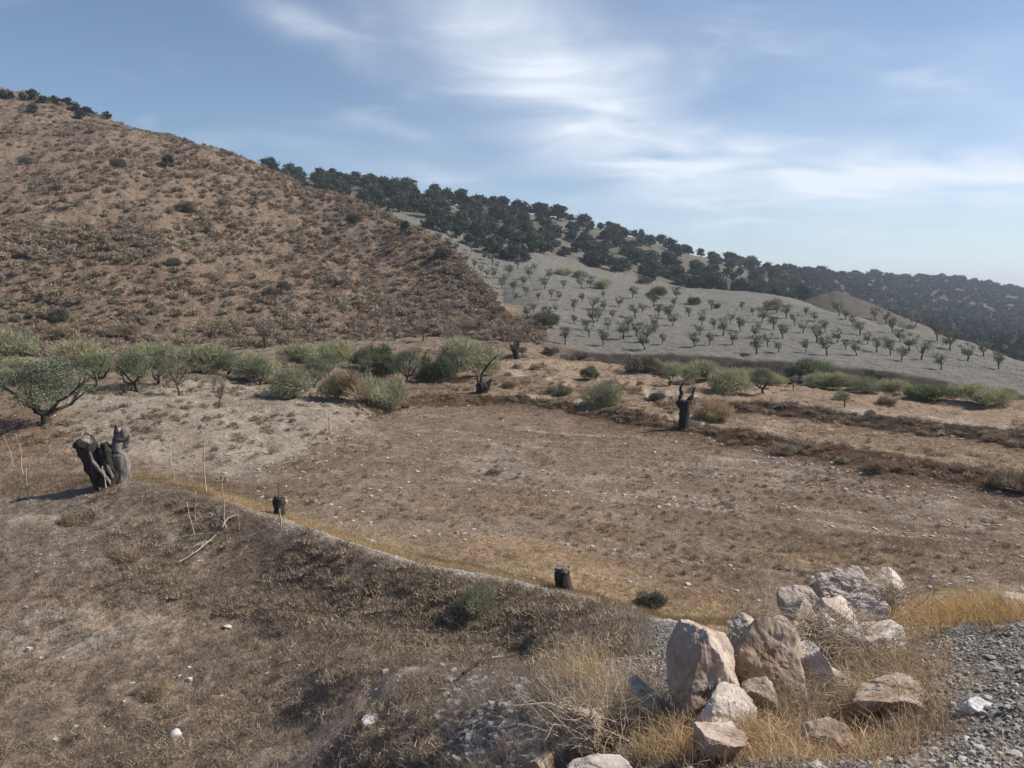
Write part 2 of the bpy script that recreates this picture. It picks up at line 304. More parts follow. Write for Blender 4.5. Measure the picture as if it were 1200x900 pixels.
def mat_leaf(name, rough=.8, transl=.25, attr='Col'):
    m, nt, N, L = nodes(name); out = N.new('ShaderNodeOutputMaterial'); p = N.new('ShaderNodeBsdfPrincipled')
    p.inputs['Roughness'].default_value = rough; p.inputs['Specular IOR Level'].default_value = .15
    a = N.new('ShaderNodeAttribute'); a.attribute_name = attr
    oi = N.new('ShaderNodeObjectInfo'); hs = N.new('ShaderNodeHueSaturation'); L.new(a.outputs['Color'], hs.inputs['Color'])
    L.new(mth(N, L, 'ADD', mth(N, L, 'MULTIPLY', oi.outputs['Random'], .45), .78), hs.inputs['Value'])
    L.new(mth(N, L, 'ADD', mth(N, L, 'MULTIPLY', oi.outputs['Random'], .3), .85), hs.inputs['Saturation'])
    L.new(hs.outputs[0], p.inputs['Base Color'])
    if transl > 0:
        t = N.new('ShaderNodeBsdfTranslucent'); L.new(hs.outputs[0], t.inputs[0]); mx = N.new('ShaderNodeMixShader'); mx.inputs[0].default_value = transl
        L.new(p.outputs[0], mx.inputs[1]); L.new(t.outputs[0], mx.inputs[2]); L.new(mx.outputs[0], out.inputs[0])
    else: L.new(p.outputs[0], out.inputs[0])
    return m
def mat_rock(name, c1, c2, c3, sc=1.0):
    m, nt, N, L = nodes(name); out = N.new('ShaderNodeOutputMaterial'); p = N.new('ShaderNodeBsdfPrincipled'); L.new(p.outputs[0], out.inputs[0])
    p.inputs['Roughness'].default_value = .92; p.inputs['Specular IOR Level'].default_value = .15
    tc = N.new('ShaderNodeTexCoord'); oi = N.new('ShaderNodeObjectInfo')
    va = N.new('ShaderNodeVectorMath'); va.operation = 'ADD'; L.new(tc.outputs['Object'], va.inputs[0]); L.new(oi.outputs['Location'], va.inputs[1]); v = va.outputs[0]
    a = noise(N, L, v, 3.2 * sc, 8, .65, .6); b = noise(N, L, v, 16 * sc, 7, .7); c = noise(N, L, v, 80 * sc, 3, .6)
    r = N.new('ShaderNodeValToRGB'); L.new(mth(N, L, 'ADD', mth(N, L, 'MULTIPLY', a, .65), mth(N, L, 'MULTIPLY', b, .35)), r.inputs[0])
    e = r.color_ramp.elements; e[0].position = .36; e[0].color = (*c1, 1); e[1].position = .62; e[1].color = (*c3, 1); k = e.new(.48); k.color = (*c2, 1)
    dk = N.new('ShaderNodeMapRange'); dk.inputs[1].default_value = .30; dk.inputs[2].default_value = .44; dk.inputs[3].default_value = .5; dk.inputs[4].default_value = 1; L.new(b, dk.inputs[0])
    mul = N.new('ShaderNodeVectorMath'); mul.operation = 'SCALE'; L.new(r.outputs[0], mul.inputs[0]); L.new(dk.outputs[0], mul.inputs['Scale']); hs = N.new('ShaderNodeHueSaturation'); L.new(mul.outputs[0], hs.inputs['Color']); L.new(mth(N, L, 'ADD', mth(N, L, 'MULTIPLY', oi.outputs['Random'], .45), .72), hs.inputs['Value']); L.new(mth(N, L, 'ADD', mth(N, L, 'MULTIPLY', oi.outputs['Random'], -.6), 1.25), hs.inputs['Saturation']); L.new(hs.outputs[0], p.inputs['Base Color'])
    h = mth(N, L, 'ADD', mth(N, L, 'MULTIPLY', b, .06 / sc), mth(N, L, 'MULTIPLY', c, .012 / sc)); h = mth(N, L, 'ADD', h, mth(N, L, 'MULTIPLY', a, .12 / sc))
    bp = N.new('ShaderNodeBump'); bp.inputs['Strength'].default_value = .9; L.new(h, bp.inputs['Height']); L.new(bp.outputs[0], p.inputs['Normal'])
    return m
def mat_wood(name, c1, c2, sc=1.0):
    m, nt, N, L = nodes(name); out = N.new('ShaderNodeOutputMaterial'); p = N.new('ShaderNodeBsdfPrincipled'); L.new(p.outputs[0], out.inputs[0])
    p.inputs['Roughness'].default_value = .85; p.inputs['Specular IOR Level'].default_value = .2
    tc = N.new('ShaderNodeTexCoord'); mp = N.new('ShaderNodeMapping'); mp.inputs['Scale'].default_value = (9 * sc, 9 * sc, 1.6 * sc); L.new(tc.outputs['Object'], mp.inputs[0])
    a = noise(N, L, mp.outputs[0], 1.0, 7, .65, .4); r = N.new('ShaderNodeValToRGB'); L.new(a, r.inputs[0])
    e = r.color_ramp.elements; e[0].position = .38; e[0].color = (*c1, 1); e[1].position = .66; e[1].color = (*c2, 1)
    L.new(r.outputs[0], p.inputs['Base Color']); bp = N.new('ShaderNodeBump'); bp.inputs['Distance'].default_value = .05; bp.inputs['Strength'].default_value = 1; L.new(a, bp.inputs['Height']); L.new(bp.outputs[0], p.inputs['Normal'])
    return m
M = dict(ground=mat_ground(), leaf=mat_leaf('leaf_foliage'), straw=mat_leaf('dry_straw', .7, .3), stone=mat_leaf('loose_stone', .95, 0),
         boulder=mat_rock('limestone_boulder', (.26, .180, .13), (.40, .31, .245), (.55, .475, .40)),
         white_rock=mat_rock('white_limestone', (.42, .39, .35), (.55, .52, .48), (.66, .63, .59), 2.5),
         char=mat_wood('charred_wood', (.012, .010, .009), (.070, .062, .056)), grey_wood=mat_wood('weathered_wood', (.10, .085, .075), (.30, .27, .24)),
         bark=mat_wood('olive_bark', (.035, .027, .022), (.10, .08, .065)), stalk=mat_wood('dry_stalk', (.38, .31, .22), (.55, .47, .36)),
         darkstalk=mat_wood('dark_dry_stalk', (.10, .075, .055), (.20, .16, .12)))

# ------------------------------------------------------------------ mesh helpers
def mesh(name, V, F, mat, col=None, smooth=False):
    V = np.asarray(V, np.float32); F = np.asarray(F, np.int32); k = F.shape[1]
    me = bpy.data.meshes.new(name); me.vertices.add(len(V)); me.vertices.foreach_set('co', V.ravel())
    me.loops.add(F.size); me.loops.foreach_set('vertex_index', F.ravel())
    me.polygons.add(len(F)); me.polygons.foreach_set('loop_start', np.arange(0, F.size, k, dtype=np.int32)); me.polygons.foreach_set('loop_total', np.full(len(F), k, np.int32))
    me.polygons.foreach_set('use_smooth', np.full(len(F), smooth, bool))
    me.update(calc_edges=True)
    if col is not None:
        ca = me.color_attributes.new('Col', 'FLOAT_COLOR', 'POINT'); c = np.ones((len(V), 4), np.float32); c[:, :col.shape[1]] = col; ca.data.foreach_set('color', c.ravel())
    me.materials.append(mat); return me
def link(name, me, parent=None, loc=(0, 0, 0), rz=0, sc=1, rot=None):
    o = bpy.data.objects.new(name, me); COL.objects.link(o); o.location = loc; o.rotation_euler = rot if rot is not None else (0, 0, rz)
    o.scale = sc if hasattr(sc, '__len__') else (sc, sc, sc)
    if parent is not None: o.parent = parent
    return o
def tag(o, label=None, cat=None, group=None, kind=None):
    if label: o['label'] = label
    if cat: o['category'] = cat
    if group: o['group'] = group
    if kind: o['kind'] = kind
    return o
def merge(parts):
    Vs, Fs, n = [], [], 0
    for V, F in parts: Vs.append(V); Fs.append(F + n); n += len(V)
    return np.concatenate(Vs), np.concatenate(Fs)
def tube(pts, rad, sides=8, jag=0.0, seed=0, cap=True):
    pts = np.array(pts, float); r = np.array(rad, float); V = []; n = len(pts); rg = np.random.default_rng(seed)
    up = np.array([0.13, 0.21, 1.0])
    for i in range(n):
        t = pts[min(i + 1, n - 1)] - pts[max(i - 1, 0)]; t /= np.linalg.norm(t) + 1e-9
        a = np.cross(t, up if abs(t @ up) < 1.0 else [1, 0, 0]); a /= np.linalg.norm(a) + 1e-9; b = np.cross(t, a)
        for s in range(sides):
            th = 2 * math.pi * s / sides; rr_ = r[i] * (1 + jag * (rg.random() - .5) * 2)
            V.append(pts[i] + rr_ * (math.cos(th) * a + math.sin(th) * b))
    F = []
    for i in range(n - 1):
        for s in range(sides):
            F.append((i*sides+s, i*sides+(s+1) % sides, (i+1)*sides+(s+1) % sides, (i+1)*sides+s))
    if cap:
        for base, c in ((0, pts[0]), ((n-1)*sides, pts[-1])):
            V.append(c + (rg.random(3) - .5) * r[0 if base == 0 else -1] * jag * 2); k = len(V) - 1
            for s in range(sides): F.append((base+s, base+(s+1) % sides, k, k))
    V = np.array(V); F = np.array(F)
    tri = np.concatenate([F[:, [0, 1, 2]], F[F[:, 2] != F[:, 3]][:, [0, 2, 3]]])
    return V, tri
def curve_pts(p0, p1, n, wob, rg, sag=0):
    p0 = np.array(p0, float); p1 = np.array(p1, float); L_ = np.linalg.norm(p1 - p0); t = np.linspace(0, 1, n)[:, None]
    P = p0 * (1 - t) + p1 * t; w = np.cumsum(rg.normal(0, 1, (n, 3)), 0); w -= t * w[-1]; w[0] = 0
    P += w * wob * L_ / n; P[:, 2] -= sag * L_ * (t[:, 0] * (1 - t[:, 0])) * 4; return P
def ico(sub):
    t = (1 + 5 ** .5) / 2
    V = [(-1, t, 0), (1, t, 0), (-1, -t, 0), (1, -t, 0), (0, -1, t), (0, 1, t), (0, -1, -t), (0, 1, -t), (t, 0, -1), (t, 0, 1), (-t, 0, -1), (-t, 0, 1)]
    F = [(0, 11, 5), (0, 5, 1), (0, 1, 7), (0, 7, 10), (0, 10, 11), (1, 5, 9), (5, 11, 4), (11, 10, 2), (10, 7, 6), (7, 1, 8), (3, 9, 4), (3, 4, 2), (3, 2, 6), (3, 6, 8), (3, 8, 9), (4, 9, 5), (2, 4, 11), (6, 2, 10), (8, 6, 7), (9, 8, 1)]
    V = np.array(V, float); V /= np.linalg.norm(V[0]); F = np.array(F)
    for _ in range(sub):
        E = np.sort(np.concatenate([F[:, [0, 1]], F[:, [1, 2]], F[:, [2, 0]]]), 1); Eu, inv = np.unique(E, axis=0, return_inverse=True); inv = inv.ravel()
        mid = V[Eu[:, 0]] + V[Eu[:, 1]]; mid /= np.linalg.norm(mid, axis=1)[:, None]; n = len(V); V = np.concatenate([V, mid]); m_ = len(F); a = inv[:m_] + n; b = inv[m_:2*m_] + n; c = inv[2*m_:] + n
        F = np.concatenate([np.stack([F[:, 0], a, c], 1), np.stack([F[:, 1], b, a], 1), np.stack([F[:, 2], c, b], 1), np.stack([a, b, c], 1)])
    return V, F
ICO = {k: ico(k) for k in (0, 1, 3, 5)}
def rock(seed, size, sub=5, planes=16, rough=.05, ragged=.1):
    rg = np.random.default_rng(seed); D, F = ICO[sub]
    n = rg.normal(0, 1, (planes, 3)); n /= np.linalg.norm(n, axis=1)[:, None]; d = rg.uniform(.55, 1.0, planes)
    w = D + .16 * np.stack([fbm(D[:, 0] * 1.3 + k * 7 + seed, D[:, 1] * 1.3, D[:, 2] * 1.3, seed=seed + 20 + k, octv=4, gain=.55) for k in range(3)], 1)
    dots = w @ n.T; q = np.where(dots > .05, d / np.maximum(dots, .05), 9); q.sort(axis=1)
    r = np.minimum(q[:, 0], 1.3); r = r - .018 * np.exp(-(q[:, 1] - q[:, 0]) / .03)
    V = D * r[:, None]
    e = fbm(V[:, 0] * 1.7 + seed, V[:, 1] * 1.7, V[:, 2] * 1.7, seed=seed, octv=2) * ragged * .45
    # bedding steps and chipped faces
    ax = rg.normal(0, 1, 3); ax[2] += 1.2; ax /= np.linalg.norm(ax); t = (V @ ax) * 5 + fbm(V[:, 0] * 2, V[:, 1] * 2, V[:, 2] * 2, seed=seed + 3) * 1.6
    st = np.floor(t) + np.clip((t - np.floor(t)) * 4, 0, 1); e += (h3(np.floor(t) + 50, np.zeros_like(t), np.zeros_like(t), seed) - .5) * .05 * (rough > 0)
    c = fbm(V[:, 0] * 6 + seed, V[:, 1] * 6, V[:, 2] * 6, seed=seed + 9, octv=5, gain=.6); e += c * rough * .9
    V = V + D * e[:, None]
    return V * np.array(size), F
def rotz(V, a):
    c, s = math.cos(a), math.sin(a); return V @ np.array([[c, s, 0], [-s, c, 0], [0, 0, 1]])

# blades: N thin leaves from base P along D with length, width; tips sag outwards
def blades(P, D, Ln, W, rg, seg=2, sag=.3):
    N_ = len(P); D = D / np.linalg.norm(D, axis=1)[:, None]
    side = np.cross(D, rg.normal(0, 1, (N_, 3))); side /= np.linalg.norm(side, axis=1)[:, None] + 1e-9
    Ln = Ln[:, None]; W = W[:, None]; hz = D * np.array([1, 1, 0]); dn = np.array([0, 0, -1.0])
    if seg == 1:
        V = np.stack([P - side * W, P + side * W, P + D * Ln + (hz + dn * .3) * sag * Ln * .6], 1).reshape(-1, 3)
        F = np.arange(3 * N_).reshape(-1, 3); return V, F, np.repeat(np.arange(N_), 3)
    mid = P + D * Ln * .55 + (hz * .2 + dn * .05) * sag * Ln; tip = P + D * Ln + (hz + dn * .55) * sag * Ln
    V = np.stack([P - side * W, P + side * W, mid - side * W * .75, mid + side * W * .75, tip], 1).reshape(-1, 3)
    b = (np.arange(N_) * 5)[:, None]; F = np.concatenate([b + [0, 1, 3], b + [0, 3, 2], b + [2, 3, 4]]); return V, F, np.repeat(np.arange(N_), 5)
def leafcloud(cent, rad, n, size, rg, shell=.55, flat=.8):
    k = rg.integers(0, len(cent), n); d = rg.normal(0, 1, (n, 3)); d /= np.linalg.norm(d, axis=1)[:, None]
    r = (shell + (1 - shell) * rg.random(n)) ** .8 * rg.uniform(.8, 1.12, n); P = cent[k] + d * rad[k] * r[:, None]
    nn = d + rg.normal(0, .7, (n, 3)); nn /= np.linalg.norm(nn, axis=1)[:, None]
    a = np.cross(nn, rg.normal(0, 1, (n, 3))); a /= np.linalg.norm(a, axis=1)[:, None]; b = np.cross(nn, a); s = size * rg.uniform(.6, 1.35, n)[:, None]
    V = np.stack([P - a * s, P - b * s * .6, P + a * s, P + b * s * .6], 1).reshape(-1, 3); return V, np.arange(4 * n).reshape(-1, 4), np.repeat(k, 4)
def q2t(F): return np.concatenate([F[:, [0, 1, 2]], F[:, [0, 2, 3]]])

# ------------------------------------------------------------------ terrain objects
def build_terrain():
    V = np.stack([GX, GY, GZ], -1).reshape(-1, 3); idx = np.arange(NY * NU).reshape(NY, NU)
    Q = np.stack([idx[:-1, :-1], idx[:-1, 1:], idx[1:, 1:], idx[1:, :-1]], -1).reshape(-1, 4)
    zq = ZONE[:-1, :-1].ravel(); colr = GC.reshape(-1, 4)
    names = {0: ('ground', 'dry brown field ground with terraces, berm and gravel edge'), 2: ('brown_hill', 'reddish brown scrub covered hillside'),
             3: ('grey_hill', 'pale grey tilled slope of the tree orchard'), 4: ('wooded_hills', 'hills under dark oaks on the skyline')}
    # smooth normals for the whole sheet so that the pieces join unseen
    for z, (nm, lb) in names.items():
        q = Q[zq == z]; u, inv = np.unique(q, return_inverse=True)
        vv = V[u]; cc = colr[u]; qq = inv.reshape(-1, 4)
        if z == 0:   # the land beside and behind the camera
            right = V[idx[:, -1]]; left = V[idx[:, 0]]; rr0 = np.hypot(right[:, 0], right[:, 1])
            a0 = math.atan2(right[0, 1], right[0, 0]); a1 = math.atan2(left[0, 1], left[0, 0]) - 2 * math.pi
            sel = np.unique(np.concatenate([np.arange(0, NY, 6), [NY - 1]])); K = 40
            ang = np.linspace(a0, a1, K); t = np.linspace(0, 1, K); ring = []
            for a, tt in zip(ang, t):
                zz = right[sel, 2] * (1 - tt) + left[sel, 2] * tt
                w_ = math.sin(tt * math.pi); zz = zz * (1 - w_) + w_ * np.minimum(np.maximum(zz, 0), 25)
                ring.append(np.stack([rr0[sel] * math.cos(a), rr0[sel] * math.sin(a), zz], -1))
            ring = np.stack(ring, 1); nb = ring.reshape(-1, 3); n0 = len(vv); ii = np.arange(len(nb)).reshape(len(sel), K) + n0
            q3 = np.stack([ii[:-1, :-1], ii[:-1, 1:], ii[1:, 1:], ii[1:, :-1]], -1).reshape(-1, 4)[:, ::-1]
            vv = np.concatenate([vv, nb]); cc = np.concatenate([cc, np.tile([.2, .17, .14, .3], (len(nb), 1))]); qq = np.concatenate([qq, q3])
            # cap round the camera's feet
            th = np.concatenate([ang, np.arctan2(np.full(40, YS[0]), US[np.linspace(0, NU - 1, 40).astype(int)] * YS[0])]); th = np.unique(np.round(np.mod(th, 2*math.pi), 4))
            rr_ = [min(abs(YS[0] / max(math.sin(x_), 1e-3)) if math.sin(x_) > .3 else 9, rr0[0]) * 1.3 for x_ in th]
            cp = np.array([[0, 0, -.02]] + [[r_ * math.cos(x_), r_ * math.sin(x_), -.02] for r_, x_ in zip(rr_, th)]); n1_ = len(vv); kk = len(th)
            vv = np.concatenate([vv, cp]); cc = np.concatenate([cc, np.tile([.2, .18, .16, 1], (len(cp), 1))])
            qq = np.concatenate([qq, np.array([[n1_, n1_ + 1 + i, n1_ + 1 + (i + 1) % kk, n1_ + 1 + (i + 1) % kk] for i in range(kk)])])
            deg = qq[:, 2] == qq[:, 3]; tri = np.concatenate([qq[:, [0, 1, 2]], qq[~deg][:, [0, 2, 3]]])
            me = mesh(nm, vv, tri, M['ground'], cc, True)
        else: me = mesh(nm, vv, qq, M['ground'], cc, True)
        tag(link(nm, me), lb, None, None, 'structure')
build_terrain()

# ------------------------------------------------------------------ plants: prototypes
def pal(c, n, rg, var=.25): return np.array(c) * (1 + (rg.random((n, 1)) - .5) * 2 * var) * (1 + (rg.random((n, 3)) - .5) * .05)
def crown_mesh(name, seed, W, H, lobes, n, size, c, var=.35, z0=0., shell=.5, dome=True):
    rg = np.random.default_rng(seed); ce = []; ra = []
    for i in range(lobes):
        a = rg.random() * 6.283; q = math.sqrt(rg.random()) * .68; zz = rg.random()
        wr = (1 - (zz * .85) ** 2) if dome else (.45 + .75 * zz)
        ce.append((math.cos(a) * q * W / 2 * wr, math.sin(a) * q * W / 2 * wr, z0 + H * (.22 + .56 * zz))); s = rg.uniform(.55, 1.1)
        ra.append((W * .21 * s, W * .21 * s, H * .21 * s))
    V, F, k = leafcloud(np.array(ce), np.array(ra), n, size, rg, shell); cc = pal(c, lobes, rg, var)[k]
    per = np.repeat(1 + (rg.random(n) - .5) * .3, 4)[:, None]; return mesh(name, V, F, M['leaf'], cc * per)
def limb_mesh(name, seed, h, r, nl, spread, top, mat, lean=.1, start=.35):
    rg = np.random.default_rng(seed); parts = []; lx, ly = rg.normal(0, lean * h, 2)
    trunk = curve_pts((0, 0, -.15), (lx, ly, h * start * 1.1), 5, .25, rg); parts.append(tube(trunk, np.linspace(r * 1.25, r * .8, 5), 7, .12, seed))
    for i in range(nl):
        a = 6.283 * (i + rg.random() * .7) / nl; e = (lx + math.cos(a) * spread * rg.uniform(.6, 1), ly + math.sin(a) * spread * rg.uniform(.6, 1), top * rg.uniform(.75, 1))
        P = curve_pts(trunk[-1] - np.array([0, 0, .05 * h]), e, 6, .35, rg, .10); parts.append(tube(P, np.linspace(r * .6, r * .12, 6), 5, .1, seed + i))
        for k in range(2):
            b = P[rg.integers(2, 5)]; e2 = b + np.array([math.cos(a + rg.normal(0, .8)), math.sin(a + rg.normal(0, .8)), rg.uniform(.5, 1.2)]) * spread * .45
            parts.append(tube(curve_pts(b, e2, 4, .3, rg), np.linspace(r * .3, r * .08, 4), 4, 0, 1, False))
    V, F = merge(parts); return mesh(name, V, F, mat, None, True)
def shrub_mesh(name, seed, W, H, n, bw, c, var=.35, up=.9, clumps=7, sag=.15, mat='leaf', bl=.20):
    """rounded twiggy bush: short fine shoots through overlapping mounds of growth"""
    rg = np.random.default_rng(seed); clumps = clumps + 3; a = rg.random(clumps) * 6.283; q = np.sqrt(rg.random(clumps)) * .33 * W; hz = rg.uniform(.25, .62, clumps) * H * (1 - .5 * (q / (.4 * W)) ** 2)
    ce = np.stack([np.cos(a) * q, np.sin(a) * q, hz], 1); ra = np.stack([W * rg.uniform(.17, .27, clumps)] * 2 + [np.minimum(hz * .95, H * .42) * rg.uniform(.8, 1.15, clumps)], 1)
    k = rg.integers(0, clumps, n); d = rg.normal(0, 1, (n, 3)); d /= np.linalg.norm(d, axis=1)[:, None]; d[:, 2] = np.where(rg.random(n) < .6, np.abs(d[:, 2]), d[:, 2])
    r = rg.uniform(.35, 1.0, n) ** .6; P = ce[k] + d * ra[k] * r[:, None]; P[:, 2] = np.maximum(P[:, 2], rg.random(n) * .06 * H)
    D = d * .7 + rg.normal(0, .5, (n, 3)) + [0, 0, .55]
    L_ = H * bl * rg.uniform(.5, 1.4, n); V, F, kk = blades(P - D / np.linalg.norm(D, axis=1)[:, None] * L_[:, None] * .5, D, L_, np.full(n, bw) * rg.uniform(.6, 1.4, n), rg, 1, sag)
    V[:, 2] = np.maximum(V[:, 2], -.03)
    cl = pal(c, clumps, rg, var)[k] * (1 + (rg.random((n, 1)) - .5) * .7)
    return mesh(name, V, F, M[mat], cl[kk])
def tree(name, loc, H, crown, limbs, label, cat, group=None, rz=0, sw=1.0, cn='crown'):
    e = bpy.data.objects.new(name, None); COL.objects.link(e); e.location = loc; e.rotation_euler = (0, 0, rz); e.scale = (H * sw, H * sw, H); e.empty_display_size = .3
    tag(e, label, cat, group)
    link('trunk', limbs, e); link(cn, crown, e); return e

OAK = [(crown_mesh('oak_crown', 100 + i, 1.25 + .12 * (i % 3), .98 + .05 * (i % 2), 13 + i, 900, .062, (.055, .068, .042), .45, -.02, .4),
        limb_mesh('oak_trunk', 120 + i, 1.0, .05, 4, .32, .62, M['bark'], .04, .22)) for i in range(7)]
ALM = [(crown_mesh('almond_crown', 140 + i, .98, .80, 13, 900, .026, (.20, .21, .145), .22, .16, .15, False),
        limb_mesh('almond_trunk', 160 + i, 1.0, .034, 5, .27, .85, M['bark'], .05, .28)) for i in range(6)]
SPARSE = [(crown_mesh('bare_crown', 180 + i, 1.0, .74, 12, 1200, .016, (.24, .21, .155), .22, .26, .1, False),
        limb_mesh('bare_trunk', 190 + i, 1.0, .026, 6, .34, .85, M['bark'], .05, .26)) for i in range(4)]
OLIVE = [(crown_mesh('olive_crown', 200 + i, 1.7, .84, 20, 12000, .012, (.180, .200, .125), .28, .20, .15),
        limb_mesh('olive_trunk', 220 + i, 1.0, .055, 5, .50, .72, M['bark'], .03, .20)) for i in range(3)]
SCRUB = [shrub_mesh('scrub', 240 + i, 1.6, .95, 300, .045, (.35, .275, .20), .12, .95, 5, .1, 'leaf', .32) for i in range(6)] + \
        [shrub_mesh('scrub', 250 + i, 1.6, .95, 300, .045, (.31, .27, .195), .12, .95, 5, .1, 'leaf', .32) for i in range(4)]
BROOM = [shrub_mesh('broom', 260 + i, 1.9, 1.08, 3300, .0095, (.34, .335, .21), .18, .95, 9, .1, 'leaf', .27) for i in range(4)]
GREENB = [shrub_mesh('green_shrub', 270 + i, 1.6, 1.0, 3000, .011, (.155, .180, .095), .2, .9, 8, .1, 'leaf', .30) for i in range(2)]
YELLOWB = [shrub_mesh('yellow_shrub', 280 + i, 1.7, 1.0, 3000, .010, (.40, .31, .19), .15, .95, 8, .1, 'leaf', .34) for i in range(2)]
DARKB = [shrub_mesh('dark_shrub', 290 + i, 1.6, .9, 2600, .013, (.150, .140, .100), .25, 1.0, 8, .1, 'leaf', .28) for i in range(3)]
BROWNB = [shrub_mesh('brown_shrub', 300 + i, 1.8, .9, 2000, .012, (.32, .245, .175), .18, .98, 8, .1, 'leaf', .34) for i in range(3)]
PALEB = [shrub_mesh('pale_weed', 310 + i, 2.0, .85, 1500, .010, (.30, .24, .17), .15, .98, 8, .1, 'leaf', .4) for i in range(3)]
R1 = random.Random(5)
def shrub(name, loc, H, me, label, cat='shrub', group=None, w=1.0):
    o = link(name, me, None, loc, R1.random() * 6.28, (H * w, H * w, H)); return tag(o, label, cat, group)

# ------------------------------------------------------------------ orchard on the grey slope
C3 = [(45,250),(75,275),(122,308),(155,285),(168,343),(203,315),(213,375),(247,345),(262,415),(292,372),(318,345),(362,378),(380,352),(412,415),(480,415),(312,455),(393,455),(465,455),(373,500),(453,497),(518,495),(587,490),(620,448),(575,412),(728,450),(678,478),(655,520),(733,518),(520,540),(585,535),(710,560),(637,560),(485,610),(570,585),(622,615),(765,630),(832,612),(800,555),(815,512),(800,480),(868,480),(865,545),(100,290),(140,325),(190,362),(230,332),(275,398),(340,402),(350,438),(430,382),(440,448),(540,412),(545,462),(600,530),(560,562),(690,592),(740,582),(780,602),(850,522),(880,452),(760,500),(620,492),(420,522),(350,522),(305,425),(235,380)]
C4 = [(20,455),(67,485),(100,430),(170,478),(107,500),(43,560),(98,555),(180,552),(208,430),(245,450),(205,505),(280,475),(317,500),(330,440),(362,460),(392,485),(435,450),(465,470),(497,508),(422,510),(258,585),(298,560),(355,530),(258,530),(335,580),(540,545),(575,570),(545,450),(573,465),(598,487),(620,518),(647,550),(683,580),(715,480),(737,512),(765,542),(725,590),(800,575),(678,465),(845,605),(897,540),(937,570),(903,640),(1000,610),(1060,595),(775,610),(1110,640),(820,490),(60,520),(140,520),(470,545),(500,590),(430,580),(610,590)]
orch = [(500 + x / 3, 200 + y / 3) for x, y in C3] + [(800 + x / 3, 220 + y / 3) for x, y in C4]
for i, (px, py) in enumerate(orch):
    p = at(px, py); hpx = {True: 1}.get(False, 1)
    H = float(np.interp(py, [255, 300, 340, 370, 400, 440], [13.5, 15, 16.5, 19, 26, 26])) * R1.uniform(.62, 1.12) * p.y / FPX; cr, lb = ALM[i % 6]
    if 840 > px > 640 and py > 385: lab = 'broad grey green almond tree near the front edge of the grey orchard'; H *= 1.05
    elif px > 1090: lab = 'almond tree at the low right end of the grey orchard'
    elif py < 320: lab = 'small almond tree high on the narrow top of the grey orchard'
    elif py > 395: lab = 'almond tree in the lowest rows above the dark gully'
    else: lab = 'small vase shaped almond tree in the rows on the grey slope'
    tree('almond_tree', p, H, cr, lb, lab, 'tree', 'almond trees on the grey slope', R1.random() * 6.28, R1.uniform(.85, 1.2))
for px, py, h, lab in [(755,333,2.9,'round dark holm oak shrub standing alone on the grey slope'),(770,348,3.0,'dark round shrub just right below the lone dark bush on grey slope'),(813,357,2.0,'low dark bush among the upper right orchard rows'),
                 (841,361,1.2,'small flat dark bush right of the low dark bush in the orchard'),(660,322,2.6,'pale green bush beside the top edge of the orchard slope'),(707,338,2.4,'olive green bush at the hollow above the orchard'),(681,326,2.2,'grey green bush between two bushes above the orchard'),(906,362,2.2,'wide brown bush at the top right of the orchard')]:
    shrub('slope_bush', at(px, py), h, (DARKB + BROOM)[(0 if 'dark' in lab else 3) + R1.randrange(3)], lab, w=1.15)

# ------------------------------------------------------------------ holm oaks of the skyline and the slopes
oaks = []
def oakspot(px, y, H, lab, grp): oaks.append((px, y, H, lab, grp))
sk = [(290,'a'),(303,''),(322,''),(338,''),(350,''),(368,''),(377,''),(392,''),(408,''),(420,''),(430,''),(455,''),(470,''),(486,''),(505,''),(520,''),(543,''),(556,''),(574,''),(590,''),(605,''),(615,''),(634,''),(644,''),(655,''),(668,''),(684,''),(694,''),(705,''),(716,''),(732,''),(748,''),(762,''),(775,''),(793,''),(806,''),(822,''),(836,''),(856,''),(868,''),(880,''),(903,''),(919,'')]
for px, _ in sk:
    yk = np.interp(px, sorted(LAND[21]), [LAND[21][q][1] for q in sorted(LAND[21])])
    oakspot(px + R1.uniform(-4, 4), yk * (R1.uniform(.90, .94) if 435 < px < 535 else R1.uniform(.965, 1.0)), R1.uniform(4.2, 8.0), 'dark holm oak outlined against the sky on the near ridge', 'holm oaks along the skyline')
# fill the wooded slope, seen rows
rg = np.random.default_rng(77); cand = 0; placed = []
while len(placed) < 206 and cand < 20000:
    cand += 1
    px = rg.uniform(300, 960); b = rg.uniform(18.7, 20.95)
    i = int(np.interp(px, PXK, np.arange(len(PXK)))); y = np.interp(b, np.arange(NF), YT[:, i]); x = (px - 600) / FPX * y
    z = gz(x, y); py = HOR - FPX * (z - CAMZ) / y; j = int(np.interp(x / y, US, np.arange(NU))); r_ = int(np.interp(y, YS, np.arange(NY)))
    if VIS[r_, j] < py - 14: continue
    if 610 < px < 690 and 296 < py < 322: continue
    if px > 700 and b < 19.0: continue
    if px < 640 and b < 18.72: continue
    if float(fbm(np.array([x / 22]), np.array([y / 22]), seed=55)[0]) < -.36: continue
    if any((x - q[0]) ** 2 + (y - q[1]) ** 2 < 4.6 ** 2 for q in placed): continue
    placed.append((x, y, 1)); oakspot(px, y, rg.uniform(4.4, 8.2), 'dark holm oak in the wood covering the slope above the orchard', 'holm oaks on the wooded slope')
for px, py in [(508,268),(522,273),(535,279),(548,286),(560,291),(572,297),(586,301),(600,305),(614,306),(545,274),(565,283),(582,290),(600,296),(660,300),(690,308)]:
    p = at(px, py); oakspot(px, p.y, R1.uniform(4.0, 6.0), 'dark holm oak at the lower edge of the wood beside the top orchard rows', 'holm oaks at the lower edge of the wood')
